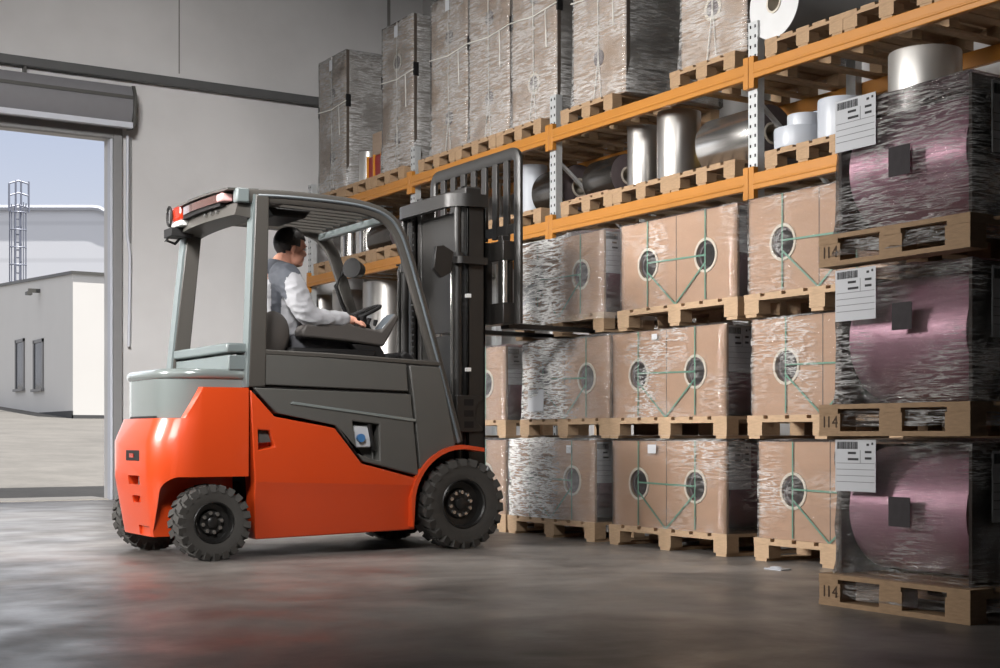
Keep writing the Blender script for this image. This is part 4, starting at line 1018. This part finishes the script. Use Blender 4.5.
def melt(parts, name, mt, voxel, smooth, folds=0., fscale=16):
    jm = bmesh.new()
    for p in parts: jm.from_mesh(p.data)
    for p in parts: bpy.data.objects.remove(p)
    me = bpy.data.meshes.new(name); jm.to_mesh(me); jm.free()
    o = bpy.data.objects.new(name, me); C.objects.link(o)
    r_ = o.modifiers.new('remesh', 'REMESH'); r_.mode = 'VOXEL'; r_.voxel_size = voxel
    s_ = o.modifiers.new('smooth', 'SMOOTH'); s_.factor = .5; s_.iterations = smooth
    bpy.context.view_layer.update(); bake(o)
    bb = bmesh.new(); bb.from_mesh(o.data); seen = set(); isl = []
    for v in bb.verts:
        if v in seen: continue
        st_ = [v]; seen.add(v); cur = []
        while st_:
            a = st_.pop(); cur.append(a)
            for e_ in a.link_edges:
                o_ = e_.other_vert(a)
                if o_ not in seen: seen.add(o_); st_.append(o_)
        isl.append(cur)
    isl.sort(key=len); pass
    for cur in isl[:-1]: bmesh.ops.delete(bb, geom=cur, context='VERTS')
    if folds:
        bb.normal_update()
        for v in bb.verts:
            q = Vector(v.co)*fscale; q.z *= 1.7
            n1 = 1-abs(noise.noise(q))*2.2; n2 = noise.noise(q*2.1+Vector((5, 1, 2)))
            v.co += v.normal*folds*(n1*.8+.5*n2-.3)
    bb.to_mesh(o.data); bb.free()
    o.data.materials.clear(); o.data.materials.append(mt)
    o.data.polygons.foreach_set('use_smooth', [True]*len(o.data.polygons)); o.parent = dv
    return o
def hand_chain(base, fwd, up, side, curl):
    """five separate fingers rooted in the palm"""
    base = Vector(base); fwd = Vector(fwd).normalized(); up = Vector(up).normalized(); sd = fwd.cross(up).normalized()*side
    vs = []; es = []; rs = []
    for k, (off, ln) in enumerate(((-.030, .064), (-.010, .076), (.010, .072), (.028, .056))):
        p = base+sd*off; i0 = len(vs); dirn = fwd.copy()
        vs.append(p); rs.append(.010)
        for j in range(3):
            dirn = (dirn-up*curl*(j+.4)*.55).normalized(); p = p+dirn*ln*(.45, .32, .23)[j]; vs.append(p); rs.append((.0095, .0088, .0075)[j]); es.append((i0+j, i0+j+1))
    i0 = len(vs); p = base-fwd*.03-sd*.026
    for j in range(3):
        vs.append(p); rs.append((.014, .0115, .009)[j]); p = p+(fwd*.7-sd*.45-up*.35).normalized()*.034
    es += [(i0, i0+1), (i0+1, i0+2)]
    return vs, es, rs
for base, fwd, up, side in (((.418, -.25, .268), (1, .05, -.15), (0.1, 0, 1), -1), ((.488, .15, .346), (1, -.25, .1), (-.1, .0, 1), 1)):
    v, e, r = hand_chain(base, fwd, up, side, .75)
    # each finger its own skinned chain
    used = 0
    for c in range(5):
        n_ = 4 if c < 4 else 3
        parts.append(skin_body(v[used:used+n_], [(i, i+1) for i in range(n_-1)], r[used:used+n_], 'finger')); used += n_
# head
hd = MB(); hc = Vector((.075, 0, .738)); R_ = Matrix.Rotation(.10, 3, 'Y')
def hp(x, y, z): return hc+R_ @ Vector((x, y, z))
hd.ell(hp(-.012, 0, .028), (.098, .077, .092), R_); hd.ell(hp(.022, 0, -.045), (.068, .058, .072), R_); hd.ell(hp(.055, 0, -.088), (.032, .034, .024), R_)
hd.ell(hp(.072, 0, .025), (.022, .05, .025), R_)
hd.ell(hp(.092, 0, -.022), (.018, .013, .018), R_); hd.ell(hp(.084, 0, .0), (.012, .009, .026), R_)
hd.ell(hp(.08, 0, -.058), (.014, .024, .007), R_); hd.ell(hp(.078, 0, -.07), (.013, .021, .007), R_)
for s in (-1, 1):
    hd.ell(hp(-.012, s*.076, -.012), (.018, .009, .032), Matrix.Rotation(.2, 3, 'Y')); hd.ell(hp(.058, s*.042, -.025), (.024, .02, .022), R_)
hd.lathe([(0, 0), (.062, 0), (.052, .07), (.05, .14), (0, .15)], (-.008, 0, .57), (.36, 0, 1), 20)
parts.append(hd.obj('head', None))
body = melt(parts, 'body', M['skin'], .0042, 3)
jk = melt([limb(['pel', 'bel', 'che', 'upc'], .024), limb(['upc', 'shR', 'eR', 'eR2', 'wR'], .017), limb(['upc', 'shL', 'eL', 'wL'], .017)], 'jacket', M['jacket'], .006, 5, .007, 11)
jk.data.materials.append(M['jacket_dark'])
for p in jk.data.polygons:
    c = p.center
    if c.z > .525+.5*max(0, c.x+.02) and abs(c.y) < .24 or (-.115 < c.x < -.055 and c.z > .2 and c.y > -.235): p.material_index = 1
jk['label'] = 'light grey jacket with slate yoke'
melt([limb(['pel', 'hiL', 'knL', 'anL'], .014), limb(['pel', 'hiR', 'knR', 'anR'], .014)], 'trousers', M['trousers'], .008, 4, .006)
co_ = MB()
co_.lathe([(.12, -.05), (.135, -.05), (.092, .02), (.074, .06), (.064, .055), (.08, .01)], (-.02, 0, .585), (.25, 0, 1), 28, closed=True).obj('collar', M['jacket_dark'], dv)
for s in (-1, 1):
    a = Vector(pts[idx['toR' if s < 0 else 'toL']][1]); b = Vector(pts[idx['anR' if s < 0 else 'anL']][1])
    MB().ell((a+b)/2+Vector((0, 0, -.03)), (.13, .05, .05), Matrix.Rotation(.15, 3, 'Y')).obj('shoe', M['black'], dv)
# hair: cap over the crown, back and sideburns
h = MB(); bmesh.ops.create_uvsphere(h.bm, u_segments=32, v_segments=24, radius=1)
dele = []
for v in h.bm.verts:
    p = v.co.copy(); q = Vector((p.x*.108-.014, p.y*.085, p.z*.104+.034))
    nz = noise.noise(Vector((q.x*60, q.y*60, q.z*25)))*.005; q += p*nz
    v.co = q
    # hairline
    line = -.03 if q.x < -.03 else (-.005 if q.x < .03 else .06)
    if q.x < -.05: line = -.06
    if q.z < line: dele.append(v)
bmesh.ops.delete(h.bm, geom=dele, context='VERTS')
for v in h.bm.verts: v.co = hc+R_ @ v.co
ho = h.obj('hair', M['hair'], dv, smooth=80); so_ = ho.modifiers.new('s', 'SOLIDIFY'); so_.thickness = .014; so_.offset = -1
for s in (-1, 1):
    eo = MB().ell(hp(.078, s*.034, .002), (.009, .011, .008), R_).obj('eye', M['white'], dv)
    MB().ell(hp(.086, s*.035, .002), (.003, .005, .005), R_).obj('iris', M['black'], eo)
    MB().ell(hp(.083, s*.034, .022), (.006, .02, .004), R_).obj('eyebrow', M['hair'], dv)

# ------------------------------------------------------------------ light
def area(name, loc, target, sx, sy, power, col=(1, 1, 1), spread=180):
    l = bpy.data.lights.new(name, 'AREA'); l.shape = 'RECTANGLE'; l.size = sx; l.size_y = sy; l.energy = power; l.color = col; l.spread = math.radians(spread)
    o = bpy.data.objects.new(name, l); C.objects.link(o); o.location = loc
    o.rotation_euler = (Vector(target)-Vector(loc)).to_track_quat('-Z', 'Y').to_euler(); return o
area('left_key_light', (-5, 11.6, 4.6), (6, 8.4, 1.9), 3.2, 2.4, 225, (1, .975, .95), 58)  # unseen key light added inside the closed left wall
area('left_fill_light', (-5, 5.2, 4.7), (6, 8.3, 2.5), 3.2, 2.2, 76, (1, .975, .95), 52)  # second unseen light added on the left to reach the crates
area('front_fill_light', (-1.0, 2.2, 6.3), (3.6, 13.5, 1.9), 2.5, 1.2, 255, (1, .985, .975), 54)  # unseen fill added high in front for far wall and truck side
for i, (x, y, p) in enumerate(((2.2, 13.2, 70), (4.0, 9.0, 60))):
    area('overhead_fill', (x, y, 6.6), (x, y, 0), 1.6, .5, p, (1, .98, .95), 82)  # unseen fill added from above, no fixtures built
area('gate_sky', ((DX0+DX1)/2, YW-.35, 2.3), ((DX0+DX1)/2, 0, -.6), 3.6, 4.0, 30, (.95, .97, 1), 150)
sun = bpy.data.lights.new('sun', 'SUN'); sun.energy = 10; sun.angle = .01; sun.color = (1, .96, .9)
so2 = bpy.data.objects.new('sun', sun); C.objects.link(so2); so2.rotation_euler = Vector((-.15, .26, -.95)).to_track_quat('-Z', 'Y').to_euler()
w = bpy.data.worlds.new('world'); scn.world = w; w.use_nodes = True; nt = w.node_tree; nt.nodes.clear()
N = nt.nodes.new; Lk = nt.links.new
wo = N('ShaderNodeOutputWorld'); bg = N('ShaderNodeBackground'); Lk(bg.outputs[0], wo.inputs[0])
tc = N('ShaderNodeTexCoord'); sx = N('ShaderNodeSeparateXYZ'); Lk(tc.outputs['Generated'], sx.inputs[0])
cr = N('ShaderNodeValToRGB'); e = cr.color_ramp.elements
e[0].position = 0; e[0].color = srgb(236, 238, 246); e[1].position = .13; e[1].color = srgb(224, 231, 247)
k = e.new(.23); k.color = srgb(200, 213, 240); k = e.new(.45); k.color = (1.2, 1.22, 1.28, 1)
Lk(sx.outputs['Z'], cr.inputs[0])
nz = N('ShaderNodeTexNoise'); nz.inputs['Scale'].default_value = 3.5; nz.inputs['Detail'].default_value = 5
mp = N('ShaderNodeMapping'); mp.inputs['Scale'].default_value = (1, 1, 4); Lk(tc.outputs['Generated'], mp.inputs[0]); Lk(mp.outputs[0], nz.inputs['Vector'])
mr = N('ShaderNodeMapRange'); mr.inputs[1].default_value = .45; mr.inputs[2].default_value = .75; mr.inputs[4].default_value = .35; Lk(nz.outputs[0], mr.inputs[0])
mx = N('ShaderNodeMix'); mx.data_type = 'RGBA'; mx.inputs[7].default_value = srgb(240, 242, 248); Lk(mr.outputs[0], mx.inputs[0]); Lk(cr.outputs[0], mx.inputs[6])
Lk(mx.outputs[2], bg.inputs[0]); bg.inputs[1].default_value = .85
vs_ = scn.view_settings; vs_.view_transform = 'Standard'; vs_.look = 'None'; vs_.exposure = 0; vs_.gamma = 1; vs_.use_curve_mapping = False
